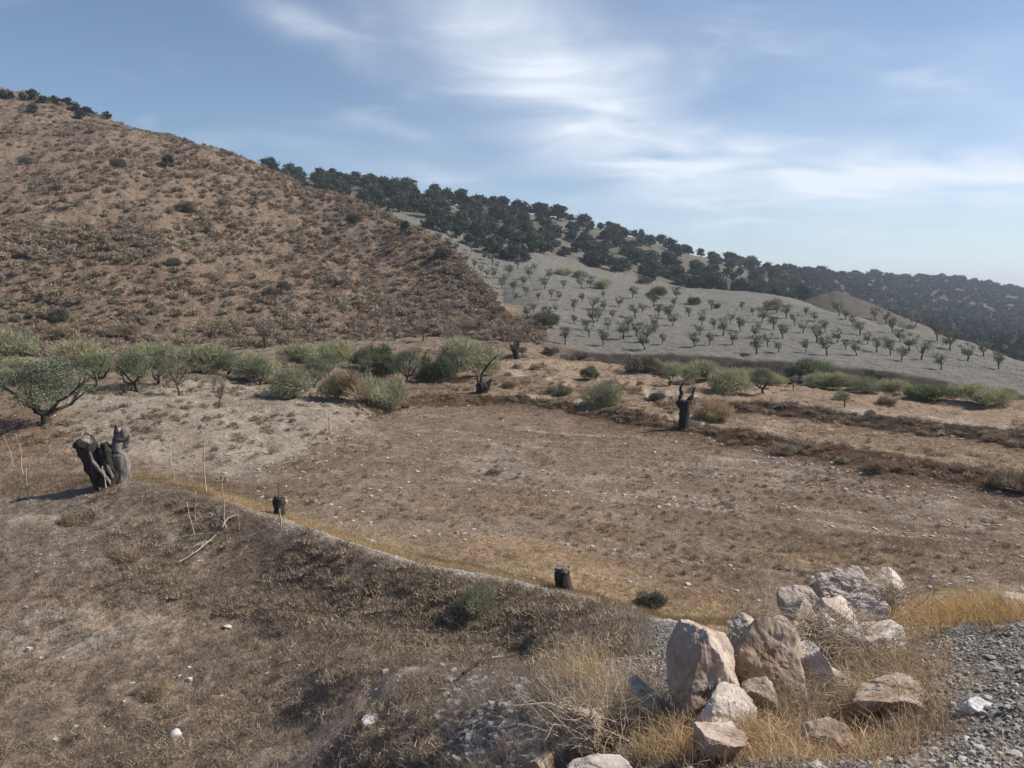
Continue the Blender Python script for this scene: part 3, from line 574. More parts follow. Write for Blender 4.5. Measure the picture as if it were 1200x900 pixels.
for px, py in [(2,112),(12,112),(25,113),(37,114),(50,118),(62,118),(72,120),(80,121),(90,127),(100,131),(39,129),(94,137),(126,136)]:
    p = at(px, py + 3); lab = 'dark bushy oak in the cluster on the top of the brown hill'
    if px == 126: lab = 'lone round dark oak on the brown hill skyline right of the hilltop cluster'
    oakspot(px, p.y, 2.6 if px == 126 else R1.uniform(2.4, 3.6), lab, 'dark oaks on the brown hill top' if px != 126 else None)
for i, (px, y, H, lab, grp) in enumerate(oaks):
    p = at_on(px, y); p.z -= .35; cr, lb = OAK[i % 7]; tree('holm_oak', p, H, cr, lb, lab, 'tree', grp, R1.random() * 6.28, R1.uniform(.95, 1.3))
# far wood: reads as one mass
def far_wood():
    rg = np.random.default_rng(8); V0 = []; F0 = []; C0 = []; n = 0
    protos = []
    for i in range(5):
        me = crown_mesh('tmp', 400 + i, 1.3, .8, 6, 46, .21, (.048, .062, .040), .3, .02, .4); v = np.zeros(len(me.vertices) * 3); me.vertices.foreach_get('co', v); c = np.zeros(len(me.vertices) * 4); me.color_attributes['Col'].data.foreach_get('color', c)
        protos.append((v.reshape(-1, 3), c.reshape(-1, 4)[:, :3])); bpy.data.meshes.remove(me)
    k = 0; sky_n = 0
    while k < 3300:
        px = rg.uniform(905, 1420); b = rg.uniform(19.2, 21.02); i = int(np.interp(px, PXK, np.arange(len(PXK)))); y = np.interp(b, np.arange(NF), YT[:, i]); x = (px - 600) / FPX * y
        k += 1
        if math.hypot((x - cxw) / 26, (y - cyw) / 34) < 1.15: continue
        if fbm(np.array([x / 45]), np.array([y / 45]), seed=65)[0] < -.55: continue
        H = rg.uniform(4.0, 7.5); v, c = protos[k % 5]; v = rotz(v, rg.random() * 6.28) * [H * 1.15, H * 1.15, H] + [x, y, gz(x, y) - .3]
        V0.append(v); C0.append(c * rg.uniform(.75, 1.3)); 
    V = np.concatenate(V0); C = np.concatenate(C0); F = np.arange(len(V)).reshape(-1, 4)
    tag(link('far_wood', mesh('far_wood', V, F, M['leaf'], C)), 'dark oak wood covering the distant hillside on the right', None, None, 'stuff')
far_wood()
for i, px in enumerate([938,948,962,990,1004,1024,1044,1056,1078,1086,1104,1118,1126,1142,1160,1168,1184,1192,1206,1220]):
    yk = np.interp(px, sorted(LAND[21]), [LAND[21][q][1] for q in sorted(LAND[21])]); p = at_on(px, yk * .995); cr, lb = OAK[i % 7]
    tree('holm_oak', p, R1.uniform(5, 9), cr, lb, 'tiny dark oak on the skyline of the distant right hill', 'tree', 'oaks along the distant skyline', R1.random() * 6.28, 1.4)

# ------------------------------------------------------------------ brown hillside: scrub
def hill_scrub():
    rg = np.random.default_rng(15); pts = []
    while len(pts) < 7800:
        px = rg.uniform(-230, 640); b = 14.0 + 3 * rg.random() ** .9 * .985; i = int(np.interp(px, PXK, np.arange(len(PXK)))); y = float(np.interp(b, np.arange(NF), YT[:, i])); 
        if b > 16.03: continue
        x = (px - 600) / FPX * y
        if px > 610 + 15 * rg.normal(): continue
        d = float(fbm(np.array([x / 9]), np.array([y / 9]), seed=71, octv=3)[0])
        if d < -.25 + rg.normal() * .35: continue
        pts.append((x, y, gz(x, y), d, px))
    H = rg.uniform(.4, 1.05, len(pts)) ** 1.5 * (1 + np.array([max(q[3], 0) for q in pts]) * .9)
    screen = H / np.array([q[1] for q in pts]) * (np.array([-1 < q[4] < 1201 for q in pts])); order = np.argsort(-screen)
    for r_, k in enumerate(order[:280]):
        x, y, z, d, px = pts[k]; me = SCRUB[rg.integers(0, 10)]
        lab = 'dry brownish grey bush on the brown hillside'
        o = link('hillside_bush', me, None, (x, y, z), rg.random() * 6.28, (H[k] * 1.1, H[k] * 1.1, H[k])); tag(o, lab, 'bush', 'dry bushes on the brown hillside')
    prot = []
    for i, c in enumerate([(.27, .22, .16), (.30, .245, .18), (.25, .225, .165), (.31, .245, .175), (.22, .165, .12)]):
        me = shrub_mesh('tmp', 500 + i, 1.5, .95, 110, .075, c, .2, .98, 4, .1, 'leaf', .3); v = np.zeros(len(me.vertices) * 3); me.vertices.foreach_get('co', v); cc = np.zeros(len(me.vertices) * 4); me.color_attributes['Col'].data.foreach_get('color', cc)
        prot.append((v.reshape(-1, 3), cc.reshape(-1, 4)[:, :3])); bpy.data.meshes.remove(me)
    Vs, Cs = [], []
    for k in order[280:]:
        x, y, z, d, px = pts[k]; v, c = prot[rg.integers(0, 5)]; Vs.append(rotz(v, rg.random() * 6.28) * [H[k] * 1.2, H[k] * 1.2, H[k]] + [x, y, z]); Cs.append(c * rg.uniform(.7, 1.25))
    V = np.concatenate(Vs); C = np.concatenate(Cs); tag(link('hillside_scrub', mesh('hillside_scrub', V, np.arange(len(V)).reshape(-1, 3), M['leaf'], C)), 'low dry scrub scattered thickly over the brown hillside', None, None, 'stuff')
hill_scrub()
for px, py, h, lab in [(197,196,3.0,'round dark green bush high on the brown hillside, the largest dark one'),(138,197,2.3,'dark brown bush left of the large dark bush high on the brown hill'),(29,193,1.9,'small dark bush near the left edge high on the brown hill'),
        (217,249,2.5,'olive brown bush in the middle of the brown hillside'),(204,311,1.5,'small dark bush half way up the brown hillside'),(317,349,1.8,'dark bush low on the brown hill near two others'),(333,342,1.9,'dark green bush low on the brown hill beside a smaller one'),
        (415,262,2.4,'dark round bush just below the right shoulder of the brown hill'),(476,274,2.8,'dark green bush at the top corner of the orchard and the brown hill'),(518,304,2.6,'dark round bush on the edge between the brown hill and the grey orchard'),(68,378,2.0,'wide grey green bush low on the left part of the brown hill')]:
    shrub('dark_bush', at(px, py), h, OAK[0][0] if h > 2.6 else DARKB[R1.randrange(3)], lab, w=.95)

# ------------------------------------------------------------------ small trees and shrubs at the foot of the hill and beyond the field
def tr(px, py, hpx, kind, lab, w=1.0, nm='olive_tree', grp=None):
    p = at(px, py); H = hpx * p.y / FPX; k = {'o': OLIVE, 's': SPARSE, 'a': ALM}[kind]; cr, lb = k[R1.randrange(len(k))]
    return tree(nm, p, H, cr, lb, lab, 'tree', grp, R1.random() * 6.28, w)
def sh(px, py, hpx, kind, lab, w=1.0, nm='shrub', grp=None):
    p = at(px, py); hpx *= (1.08 if 400 < py < 480 and hpx >= 22 and px < 700 else .8 if px > 740 and 430 < py < 475 else 1.0); H = hpx * p.y / FPX; return shrub(nm, p, H, kind[R1.randrange(len(kind))], lab, 'shrub', grp, w)
tr(52, 500, 84, 'o', 'large leaning olive tree with grey green crown at the left edge, above the forked stump', 1.22)
tr(160, 459, 52, 'o', 'olive tree with forked dark trunk right of the large left olive tree', .9)
tr(112, 453, 42, 'o', 'pale olive tree with thin trunk between the large left olive and the forked one', .9)
tr(209, 463, 50, 's', 'slender grey green tree with one straight dark trunk at the back of the pale mound', .9, 'small_tree')
tr(256, 479, 48, 's', 'thin bare stemmed tree standing on the pale dirt mound', .6, 'small_tree')
tr(305, 451, 32, 'o', 'small olive tree at the far edge of the pale mound left of the centre bushes', .85)
tr(246, 406, 38, 's', 'left one of two rounded brown trees with dark trunks at the brown hill foot', 1.05, 'small_tree')
tr(309, 408, 40, 's', 'right one of two rounded brown trees with dark trunks at the brown hill foot', 1.05, 'small_tree')
tr(279, 396, 24, 's', 'small dim tree between the two rounded brown trees on the hill foot', 1, 'small_tree')
tr(368, 455, 42, 'o', 'olive tree with a dark stem left of the golden bush', .85)
tr(476, 449, 42, 'o', 'green tree with dark forked trunk behind the near field corner', .8)
tr(894, 461, 32, 'o', 'small round olive tree with crooked trunk on the right terrace edge', .9)
tr(988, 477, 24, 'a', 'tiny dark tree standing alone on the right brown terrace', 1.1, 'small_tree')
sh(957, 446, 44, GREENB, 'tall wide dark olive bush rising out of the gully on the right', 1.15)
for px, py, h, k, lab in [(185,450,34,'o','small olive tree among the bushes between the forked olive and the slender tree'),(138,436,28,'s','small thin tree behind and left of the forked olive'),(385,442,32,'o','small olive tree behind the golden bush'),
        (430,448,30,'s','thin small tree between the golden bush and the green bushes'),(268,442,30,'o','small olive tree left of the small olive at the mound edge'),(532,440,36,'s','airy dry tree just left of the burnt stump with long branch'),
        (80,440,32,'s','thin small tree behind the crown of the large left olive'),(330,440,28,'s','thin small tree behind the grey green broom on the mound'),(785,452,24,'o','small round tree behind the charred trunk at left'),(1060,462,22,'s','thin small tree in the right row of bushes'),
        (930,458,22,'s','thin small tree just right of the round olive with crooked trunk')]:
    tr(px, py, h, k, lab, .95, 'small_tree')
for i, (px, py, h) in enumerate([(443,388,26),(462,399,28),(497,399,30),(523,374,24),(482,382,20),(562,387,22),(618,398,26),(604,421,34),(578,372,20),(400,372,24),(428,398,26),(545,398,26),(530,410,26),(355,392,24),(590,402,24)]):
    tr(px, py, h, 's', 'small thin dry tree with dark trunk on the lowest part of the brown hill', 1.05, 'dry_tree', 'dry trees on the foot of the brown hill')
for px, py, h, k, lab, w in [
    (340,466,34,BROOM,'grey green broom bush on the right end of the pale mound',1.0),(403,468,36,YELLOWB,'large golden straw coloured bush on the right edge of the mound',1.1),(447,476,40,BROOM,'pale yellow green feathery bush right of the golden bush',.85),
    (437,432,30,GREENB,'dull green bush above the golden bush',1.1),(455,440,34,GREENB,'mid green bush behind the pale feathery bush',1.0),(510,448,36,GREENB,'bright green bush left of the burnt stump with long branch',.8),
    (550,440,42,BROOM,'large grey olive bush behind the burnt stump with long branch',1.0),(300,444,28,BROOM,'grey green bush behind the small olive at the mound edge',1.1),(235,438,34,BROOM,'pale green wide bush behind the slender tree',1.15),
    (185,425,26,BROOM,'dull green bush behind the forked olive tree',1.2),(95,430,30,BROOM,'dull green bush behind the large left olive crown',1.2),(345,430,26,BROOM,'greyish bush behind the olive with a dark stem',1.1),(395,424,24,BROOM,'greyish green bush up behind the golden bush',1.2),
    (10,420,34,BROOM,'tall grey green bush at the left photo edge at the hill foot',1.0),(150,395,22,BROWNB,'wide brown bush on the hill foot above the olive trees',1.2),(60,398,24,BROWNB,'brown bush on the hill foot near the left edge',1.2),
    (707,475,30,BROOM,'wide yellow green broom bush alone on the terrace left of the charred trunk',.95),(692,444,18,DARKB,'dark green bush behind the yellow green broom',1.1),(640,383,24,GREENB,'green bush at the lower left corner of the orchard',.95),
    (753,436,30,DARKB,'dark green bush at the left end of the gully',1.3),(820,446,30,BROOM,'pale sage green bush behind the charred trunk, left of a larger one',1.3),(852,462,40,BROOM,'largest pale sage green bush right of the charred trunk',1.2),
    (838,491,26,YELLOWB,'thin bush with bare dark stems just right of the charred trunk',1.1),(880,452,24,BROOM,'pale bush between the largest sage bush and the round olive',1.2),(790,440,22,BROOM,'pale bush above the charred trunk prongs',1.2),
    (963,455,24,BROOM,'round pale broom bush, first of the row right of the round olive',1.2),(990,457,26,BROOM,'round pale broom bush, second of the row right of the round olive',1.1),(1016,460,24,BROOM,'whitish grey bush, third of the row right of the round olive',1.1),
    (1045,463,24,BROOM,'whitish grey bush left of the wide dark one in the right row',1.2),(1087,468,32,GREENB,'wide dark olive green bush in the right row of bushes',1.5),(1133,470,28,BROOM,'pale green bush right of the wide dark one',1.3),(1165,474,26,BROOM,'grey green bush near the right photo edge at the end of the row',1.3),
    (925,448,22,DARKB,'dark bush in the gully right of the round olive tree',1.3),(1030,445,20,DARKB,'dark bush in the gully behind the whitish bushes',1.5),(870,436,20,DARKB,'dark bush in the gully behind the round olive',1.4),
    (918,532,16,BROWNB,'low dark brown bush at the foot of the field bank',1.25),(1030,552,18,BROWNB,'low brown bush at the field bank with dark base',1.2),(1196,574,36,BROWNB,'brown bush at the right photo edge on the field bank',1.0),
    (558,718,34,BROOM,'yellow green bush on the berm slope casting a dark shadow',.85),(762,709,18,DARKB,'low dark bush in the golden grass right of the cut stump',1.35),(145,655,20,PALEB,'low pale weedy bush in the lower left field below the forked stump',1.3),(180,815,22,PALEB,'low pale weedy bush near the bottom left of the photo',1.2),
    (95,612,20,BROWNB,'brown low bush just below the forked stump',1.4),(983,468,12,BROWNB,'small brown bush beside the tiny dark tree',1.5),(1040,474,14,BROWNB,'small brown bush right of the tiny dark tree',1.4),
    (770,469,14,DARKB,'low dark bush on the terrace left above the charred trunk',1.4),(655,462,14,DARKB,'low dark bush between the two burnt stumps',1.5),(600,455,12,BROWNB,'small brown bush right of the burnt stump with long branch',1.4),(579,556,8,BROWNB,'small round brown tuft bush alone on the field',1.5)]:
    sh(px, py, h, k, lab, w, 'shrub')
for i in range(26):
    px = 640 + i * 21 + R1.uniform(-7, 7); ii = int(np.interp(px, PXK, np.arange(len(PXK)))); y = float(np.interp(R1.uniform(12.9, 13.5), np.arange(NF), YT[:, ii]))
    shrub('gully_bush', at_on(px, y), R1.uniform(.7, 1.3), (DARKB + [DARKB[0], BROOM[1]])[R1.randrange(5)], 'dark bush growing in the gully below the grey orchard', 'bush', 'bushes along the gully', 1.2)
for i in range(12, 32):
    px = (R1.uniform(0, 560) if i < 22 else R1.uniform(740, 1190)); ii = int(np.interp(px, PXK, np.arange(len(PXK)))); y = float(np.interp(R1.uniform(12.0, 13.3) if i < 22 else R1.uniform(11.8, 12.6), np.arange(NF), YT[:, ii]))
    lab, g = ('grey green bush in the belt between the pale mound and the brown hill', 'bushes at the hill foot') if i < 22 else ('pale sage bush in the belt in front of the gully', 'pale bushes before the gully')
    shrub('belt_bush', at_on(px, y), R1.uniform(.7, 1.35), (BROOM + BROOM + [GREENB[1]] if i >= 22 else BROOM + SCRUB[:2] + [YELLOWB[0]])[R1.randrange(7)], lab, 'bush', g, 1.2)
# bushy rim of terraces and banks
def bank_shrubs():
    rg = np.random.default_rng(91)
    for i in range(190):
        r = rg.random()
        if r < .30: px = rg.uniform(470, 1215); b = rg.uniform(8.0, 8.8)
        elif r < .60: px = rg.uniform(840, 1215); b = rg.uniform(10.0, 10.9)
        elif r < .85: px = rg.uniform(430, 860); b = rg.uniform(9.4, 13.0)
        else: px = rg.uniform(-10, 640); b = rg.uniform(11.3, 14.0)
        ii = int(np.interp(px, PXK, np.arange(len(PXK)))); y = float(np.interp(b, np.arange(NF), YT[:, ii])); x = (px - 600) / FPX * y
        H = rg.uniform(.12, .40) ** 1.0 * (2.0 if b > 11 else 1); me = (BROWNB + [SCRUB[0], SCRUB[7]])[rg.integers(0, 5)]
        o = link('bank_bush', me, None, (x, y, gz(x, y)), rg.random() * 6.28, (H * 1.2, H * 1.2, H))
        if b < 9: lab, g = 'small dry brown bush on the bank that closes the field', 'small dry bushes on the field bank'
        elif b < 11 and r < .6: lab, g = 'small dry brown bush on the second terrace bank at the right', 'small dry bushes on the right terrace bank'
        elif r < .85: lab, g = 'small dry bush on the rough terraces between field and gully', 'small dry bushes on the rough terraces'
        else: lab, g = 'small dry bush among the olive trees at the hill foot', 'small dry bushes at the hill foot'
        tag(o, lab, 'bush', g)
bank_shrubs()

# ------------------------------------------------------------------ stumps and burnt trunks
def woodpart(name, parent, pts, rad, mat, seed, sides=14, jag=.16, rough=.10):
    rg = np.random.default_rng(seed); P = np.array(pts, float)
    # resample finely
    t = np.linspace(0, 1, len(P)); tt = np.linspace(0, 1, 26); PP = np.stack([np.interp(tt, t, P[:, k]) for k in range(3)], 1); rr_ = np.interp(tt, t, rad)
    ker = np.ones(3) / 3
    for k in range(3): PP[1:-1, k] = np.convolve(PP[:, k], ker, 'valid')
    V, F = tube(PP, rr_, 22, 0.0, seed); n = 26 * 22; ax = np.repeat(PP, 22, 0); d = V[:n] - ax; L_ = np.linalg.norm(d, axis=1)[:, None] + 1e-9; q = 1.0 / max(rad)
    th = np.tile(np.arange(22), 26) / 22 * 6.283
    g = fbm(np.cos(th) * 2.2 + seed, np.sin(th) * 2.2, np.repeat(tt, 22) * 1.6, seed=seed, octv=3); g2 = fbm(V[:n, 0] * q * 1.5, V[:n, 1] * q * 1.5, V[:n, 2] * q * 1.2, seed=seed + 3)
    V[:n] += d / L_ * (g * 2.2 * jag + g2 * rough * 2)[:, None] * np.repeat(rr_, 22)[:, None] * 1.2
    top = np.arange(25 * 22, 26 * 22); V[top, 2] += (rg.random(22) - .5) * rad[-1] * .7
    return link(name, mesh(name, V, F, mat, None, True), parent)
def root_empty(name, loc, label, cat='stump', group=None):
    e = bpy.data.objects.new(name, None); COL.objects.link(e); e.location = loc; e.empty_display_size = .3; return tag(e, label, cat, group)
# forked stump on the mound
p = at(127, 568); s = p.y / FPX; e = root_empty('olive_stump', p, 'large forked dead olive stump, charred black and weathered grey, on the path at the left')
def P2(base, lst): return [((x - base[0]) * s, dy, (base[1] - y) * s) for x, y, dy in lst]
b0 = (127, 568)
woodpart('left_trunk', e, P2(b0, [(130,576,0),(118,552,-.05),(108,532,-.1),(103,520,-.1),(97,514,-.1)]), [.40, .42, .36, .33, .30], M['char'], 3, rough=.2)
woodpart('cut_face', e, P2(b0, [(101,515,-.30),(106,516,-.34),(109,520,-.28)]), [.17, .19, .15], M['grey_wood'], 4)
woodpart('right_trunk', e, P2(b0, [(142,574,.1),(141,550,.1),(138,530,.1),(140,516,.1),(146,503,.1)]), [.30, .26, .30, .24, .11], M['grey_wood'], 5, rough=.2)
woodpart('dark_heartwood', e, P2(b0, [(134,574,-.12),(131,550,-.15),(127,530,-.12),(124,519,-.1)]), [.24, .27, .28, .15], M['char'], 6, rough=.28)
woodpart('bark_strip', e, P2(b0, [(138,568,-.33),(128,550,-.46),(118,538,-.50),(113,527,-.46)]), [.05, .07, .06, .03], M['grey_wood'], 7)
woodpart('bark_strip', e, P2(b0, [(139,563,-.22),(135,550,-.38),(130,537,-.38)]), [.05, .05, .03], M['grey_wood'], 8)
woodpart('broken_shard', e, P2(b0, [(134,520,.12),(135,508,.1),(134,499,.1)]), [.12, .08, .03], M['char'], 9)
woodpart('broken_shard', e, P2(b0, [(145,522,.1),(150,512,.1),(147,506,.1)]), [.12, .08, .02], M['grey_wood'], 10)
# small charred stump beside the path
p = at(327, 603); s = p.y / FPX; e = root_empty('charred_stump', p, 'small charred stump with a thin upright stem beside the golden path', 'stump'); b0 = (327, 600)
woodpart('trunk', e, P2(b0, [(327,603,0),(327,590,0),(327,581,0)]), [.17, .15, .17], M['char'], 13)
woodpart('stem', e, P2(b0, [(326,585,.02),(327,573,0),(326,562,0)]), [.02, .015, .01], M['darkstalk'], 14)
# cut stump by the berm
p = at(660, 692); s = p.y / FPX; e = root_empty('cut_stump', p, 'short sawn stump, dark and leaning slightly, on the pale berm above the golden grass', 'stump'); b0 = (660, 692)
woodpart('trunk', e, P2(b0, [(662,700,0),(661,690,0),(660,680,0),(659,667,0)]), [.25, .20, .185, .18], M['char'], 16, jag=.07, rough=.10)
woodpart('sawn_top', e, P2(b0, [(659,668,0),(659,666,0),(659,664.5,0)]), [.185, .185, .165], M['grey_wood'], 17)
# charred trunk with two prongs
p = at(803, 503); s = p.y / FPX; e = root_empty('charred_tree', p, 'tall black charred olive trunk with two upright prongs on the field bank', 'burnt tree'); b0 = (803, 503)
woodpart('trunk', e, P2(b0, [(803,508,0),(802,492,0),(802,480,0),(802,470,0)]), [.36, .29, .27, .30], M['char'], 19)
woodpart('prong', e, P2(b0, [(798,476,0),(796,468,0),(799,462,0),(797,455,0),(802,447,0)]), [.13, .08, .10, .07, .02], M['char'], 20)
woodpart('prong', e, P2(b0, [(806,474,0),(808,468,0),(812,463,0),(812,458,0),(816,453,0)]), [.17, .13, .06, .05, .015], M['char'], 21)
woodpart('branch_stub', e, P2(b0, [(799,478,0),(794,473,0),(793,470,0)]), [.12, .10, .06], M['char'], 22)
p = at(565, 461); s = p.y / FPX; e = root_empty('burnt_stump', p, 'low black burnt stump with one long thin branch reaching up right', 'burnt tree'); b0 = (565, 461)
woodpart('trunk', e, P2(b0, [(568,465,0),(565,455,0),(562,449,0)]), [.28, .42, .30], M['char'], 24, rough=.2)
woodpart('prong', e, P2(b0, [(568,456,0),(572,450,0),(576,444,0)]), [.26, .20, .06], M['char'], 25)
woodpart('long_branch', e, P2(b0, [(563,452,0),(564,440,0),(570,430,0),(577,422,0),(584,415,0)]), [.09, .07, .06, .045, .02], M['char'], 26)
woodpart('twig', e, P2(b0, [(561,452,0),(559,441,0),(556,434,0)]), [.07, .05, .02], M['char'], 27)
p = at(604, 421); s = p.y / FPX; e = root_empty('burnt_snag', p, 'short dark leaning burnt trunk at the hill foot right of the burnt stump', 'burnt tree'); b0 = (604, 421)
woodpart('trunk', e, P2(b0, [(606,424,0),(604,412,0),(601,405,0)]), [.30, .32, .26], M['char'], 28)
woodpart('snag', e, P2(b0, [(605,408,0),(607,402,0),(606,398,0)]), [.2, .12, .05], M['char'], 29)

# ------------------------------------------------------------------ dry stalks and fallen branches
def umbel(e, tip, s_, seed):
    rg = np.random.default_rng(seed); parts = []
    for k in range(9):
        a = rg.random() * 6.28; q = np.array(tip) + np.array([math.cos(a), math.sin(a), rg.uniform(.2, 1)]) * s_; parts.append(tube([tip, (np.array(tip) + q) / 2 + [0, 0, .02], q], [.006, .005, .004], 4)); parts.append((rotz(ICO[0][0], a) * s_ * .22 + q, ICO[0][1]))
    V, F = merge(parts); link('umbel', mesh('umbel', V, F, M['darkstalk']), e)
def stalk(x0, y0, x1, y1, lab, top=False, mat='stalk', r=.016, base=None):
    r *= 1.35
    p = at(x0, y0); s_ = p.y / FPX; e = root_empty('dry_stalk', p, lab, 'dry stalk'); rg = np.random.default_rng(int(x0 * 7 + y0))
    tip = ((x1 - x0) * s_, rg.normal(0, .05), (y0 - y1) * s_); P = curve_pts((0, 0, -.05), tip, 7, .12, rg); V, F = tube(P, np.linspace(r, r * .5, 7), 6); link('stem', mesh('stem', V, F, M[mat], None, True), e)
    parts = []
    for k in range(3):
        q = P[rg.integers(3, 6)]; parts.append(tube([q, q + rg.normal(0, .05, 3) + [0, 0, .09]], [r * .4, r * .2], 4))
    V, F = merge(parts); link('twig', mesh('twig', V, F, M[mat]), e)
    if top: umbel(e, P[-1], .16, int(x0))
    return e
stalk(204, 564, 200, 528, 'short pale dry stalk on the path between forked stump and tall umbel stalk')
stalk(242, 577, 237, 503, 'tallest pale dry stalk by the path, with a branching umbel top', True, r=.022)
stalk(229, 614, 230, 575, 'thin pale upright stalk on the berm slope below the tallest stalk')
stalk(229, 628, 219, 588, 'thin pale stalk leaning left on the berm slope')
stalk(266, 619, 259, 566, 'pale dry stalk with small dark umbel above the pile of branches', True)
stalk(280, 622, 279, 580, 'thin dull stalk right of the umbel stalk above the branches', r=.011)
stalk(329, 620, 328, 596, 'pale stalk just below the small charred stump', r=.02)
stalk(28, 556, 18, 508, 'tall pale dry stalk near the left photo edge')
stalk(33, 585, 32, 548, 'lower pale dry stalk near the left photo edge')
stalk(18, 548, 3, 510, 'leaning pale stalk at the left photo edge', r=.012)
stalk(126, 577, 120, 546, 'pale thin stalk in front of the forked stump', r=.018)
stalk(386, 508, 386, 484, 'short dry stalk at the right foot of the pale mound', mat='darkstalk')
stalk(340, 468, 338, 437, 'whitish stem sticking up beside the grey green broom on the mound', r=.04)
def branch(pts, lab, r=.02, mat='stalk', lift=.08, nm='dead_branch'):
    g = [at(x, y) for x, y in pts]; o = g[0].copy(); P = np.array([(q.x - o.x, q.y - o.y, q.z - o.z + lift + (.04 * math.sin(i * 2.1))) for i, q in enumerate(g)]); rg = np.random.default_rng(int(pts[0][0] * 3 + pts[0][1]))
    t = np.linspace(0, 1, len(P)); tt = np.linspace(0, 1, 10); PP = np.stack([np.interp(tt, t, P[:, k]) for k in range(3)], 1) + rg.normal(0, .012, (10, 3)); parts = [tube(PP, np.linspace(r, r * .4, 10), 6, .1)]
    for k in range(4):
        q = PP[rg.integers(3, 9)]; parts.append(tube([q, q + rg.normal(0, .09, 3) + [0, 0, .06]], [r * .4, r * .15], 4))
    V, F = merge(parts); return tag(link(nm, mesh(nm, V, F, M[mat], None, True), None, o), lab, 'branch')
branch([(256,631),(230,633),(205,637),(192,641)], 'long pale fallen branch pointing left in the branch pile on the berm slope', lift=.15)
branch([(254,634),(235,652),(220,660),(207,667)], 'lowest pale fallen branch, pointing down left from the pile', .022, lift=.2)
branch([(252,636),(236,641),(217,647)], 'short pale fallen branch in the middle of the pile')
branch([(271,632),(268,640),(258,645)], 'small hooked pale branch at the right side of the pile', .014)
branch([(260,628),(266,619),(278,611)], 'pale branch pointing up right from the pile', .02, lift=.25)
branch([(246,606),(232,612),(222,619)], 'thin pale branch lying above the pile', .014)
branch([(265,534),(290,530),(313,530)], 'pale branch lying along the foot of the mound', .025, lift=.05)
branch([(202,563),(190,564),(176,562)], 'thin branch lying on the path beside the short stalk', .015, 'darkstalk')
branch([(416,474),(426,481),(433,487)], 'whitish fallen branch on the right end of the pale mound', .05, lift=.05)
branch([(543,799),(556,788),(577,778),(603,775)], 'black curved charred stick above the rubble', .022, 'char', .12)
branch([(577,781),(585,782),(598,782)], 'pale twig lying across the charred stick', .010, lift=.16)
branch([(322,573),(345,560),(362,552)], 'thin pale branch lying on the left part of the field', .018, lift=.03) if False else None

# ------------------------------------------------------------------ boulders of the heap
def boulder(x0, x1, y0, y1, Y, lab, seed, mat='boulder', dpt=1.0, tilt=(0, 0, 0), planes=15, nm='boulder', rough=.05):
    s_ = Y / FPX; w = (x1 - x0) * s_ * .60; h = (y1 - y0) * s_ * .59; cx_ = ((x0 + x1) / 2 - 600) * s_; cz = CAMZ + (HOR - (y0 + y1) / 2) * s_; dp = dpt * .5 * (w + h)
    V, F = rock(seed, (1, 1, 1), 5, planes, rough); mn = V.min(0); mx_ = V.max(0); V = (V - (mn + mx_) / 2) / (mx_ - mn) * 2; V = V * [w * .92, dp, h * .95]
    zb = V[:, 2].min(); V[:, 2] -= zb
    me = mesh(nm, V, F, M[mat], None, False); me.polygons.foreach_set('use_smooth', np.zeros(len(F), bool))
    o = link(nm, me, None, (cx_, Y, cz + zb), 0, 1, tilt); return tag(o, lab, 'boulder' if nm == 'boulder' else 'stone')
boulder(783, 860, 730, 842, 5.15, 'tallest boulder at the left end of the heap, rounded and brown', 971, planes=10)
boulder(850, 945, 735, 824, 5.25, 'big upright angular boulder second from the left in the heap, deep cleft on its left', 988, planes=13)
boulder(918, 972, 757, 812, 5.3, 'mid sized pale boulder right of the big upright one', 903)
boulder(815, 885, 806, 862, 4.75, 'low dark boulder in the shade in front of the two big ones', 904, dpt=.8)
boulder(815, 872, 849, 898, 4.3, 'pale flat topped rock at the bottom in front of the heap', 905, dpt=.8)
boulder(742, 788, 804, 856, 5.1, 'small orange brown rock at the left foot of the tallest boulder', 906)
boulder(664, 712, 836, 880, 4.9, 'small rough rock half hidden in straw left of the heap', 967)
boulder(957, 1036, 671, 728, 7.0, 'long ridged pale boulder, topmost at the back of the heap', 908, tilt=(0, .15, 0), rough=.09)
boulder(1018, 1060, 672, 712, 7.2, 'small upright pale rock right of the topmost boulder', 909)
boulder(912, 956, 688, 716, 6.9, 'flat pale slab left of the topmost boulder', 910, dpt=1.2)
boulder(914, 958, 702, 748, 6.5, 'brown block under the flat pale slab', 911)
boulder(902, 946, 727, 757, 6.0, 'small rock between the big upright boulder and the back ones', 912)
boulder(980, 1055, 732, 806, 5.9, 'rusty brown boulder under dry grass at the right middle of the heap', 913)
boulder(988, 1088, 800, 872, 4.75, 'wide low boulder at the right foot of the heap with a bright ridge', 914, tilt=(0, .2, 0), dpt=.7)
boulder(1138, 1194, 827, 872, 4.35, 'lone white pointed rock on the gravel at the right', 915, 'white_rock', planes=9)
boulder(942, 996, 849, 884, 4.35, 'low tan rock in the grass at the bottom below the heap', 916, dpt=.8)
boulder(655, 745, 892, 934, 3.75, 'pale flat rock cut by the bottom edge of the photo', 917, dpt=.7)
boulder(1176, 1215, 697, 716, 6.7, 'small grey rock at the right photo edge on the rim of the gravel', 918)
boulder(604, 650, 884, 932, 4.7, 'dark rock at the bottom right of the rubble', 919, dpt=.8)
boulder(880, 990, 798, 858, 5.5, 'shaded rock deep inside the hollow of the heap', 920, dpt=.7)
boulder(935, 1003, 788, 850, 5.25, 'dark brown boulder at the back of the shaded hollow', 924, dpt=.8)
boulder(890, 925, 752, 800, 5.55, 'narrow rock filling the gap behind the big upright boulder', 925)
boulder(1000, 1050, 772, 815, 5.5, 'rounded brown rock under the rusty brown boulder', 926)
boulder(935, 1000, 700, 745, 6.6, 'wide brown rock carrying the topmost boulder', 927)
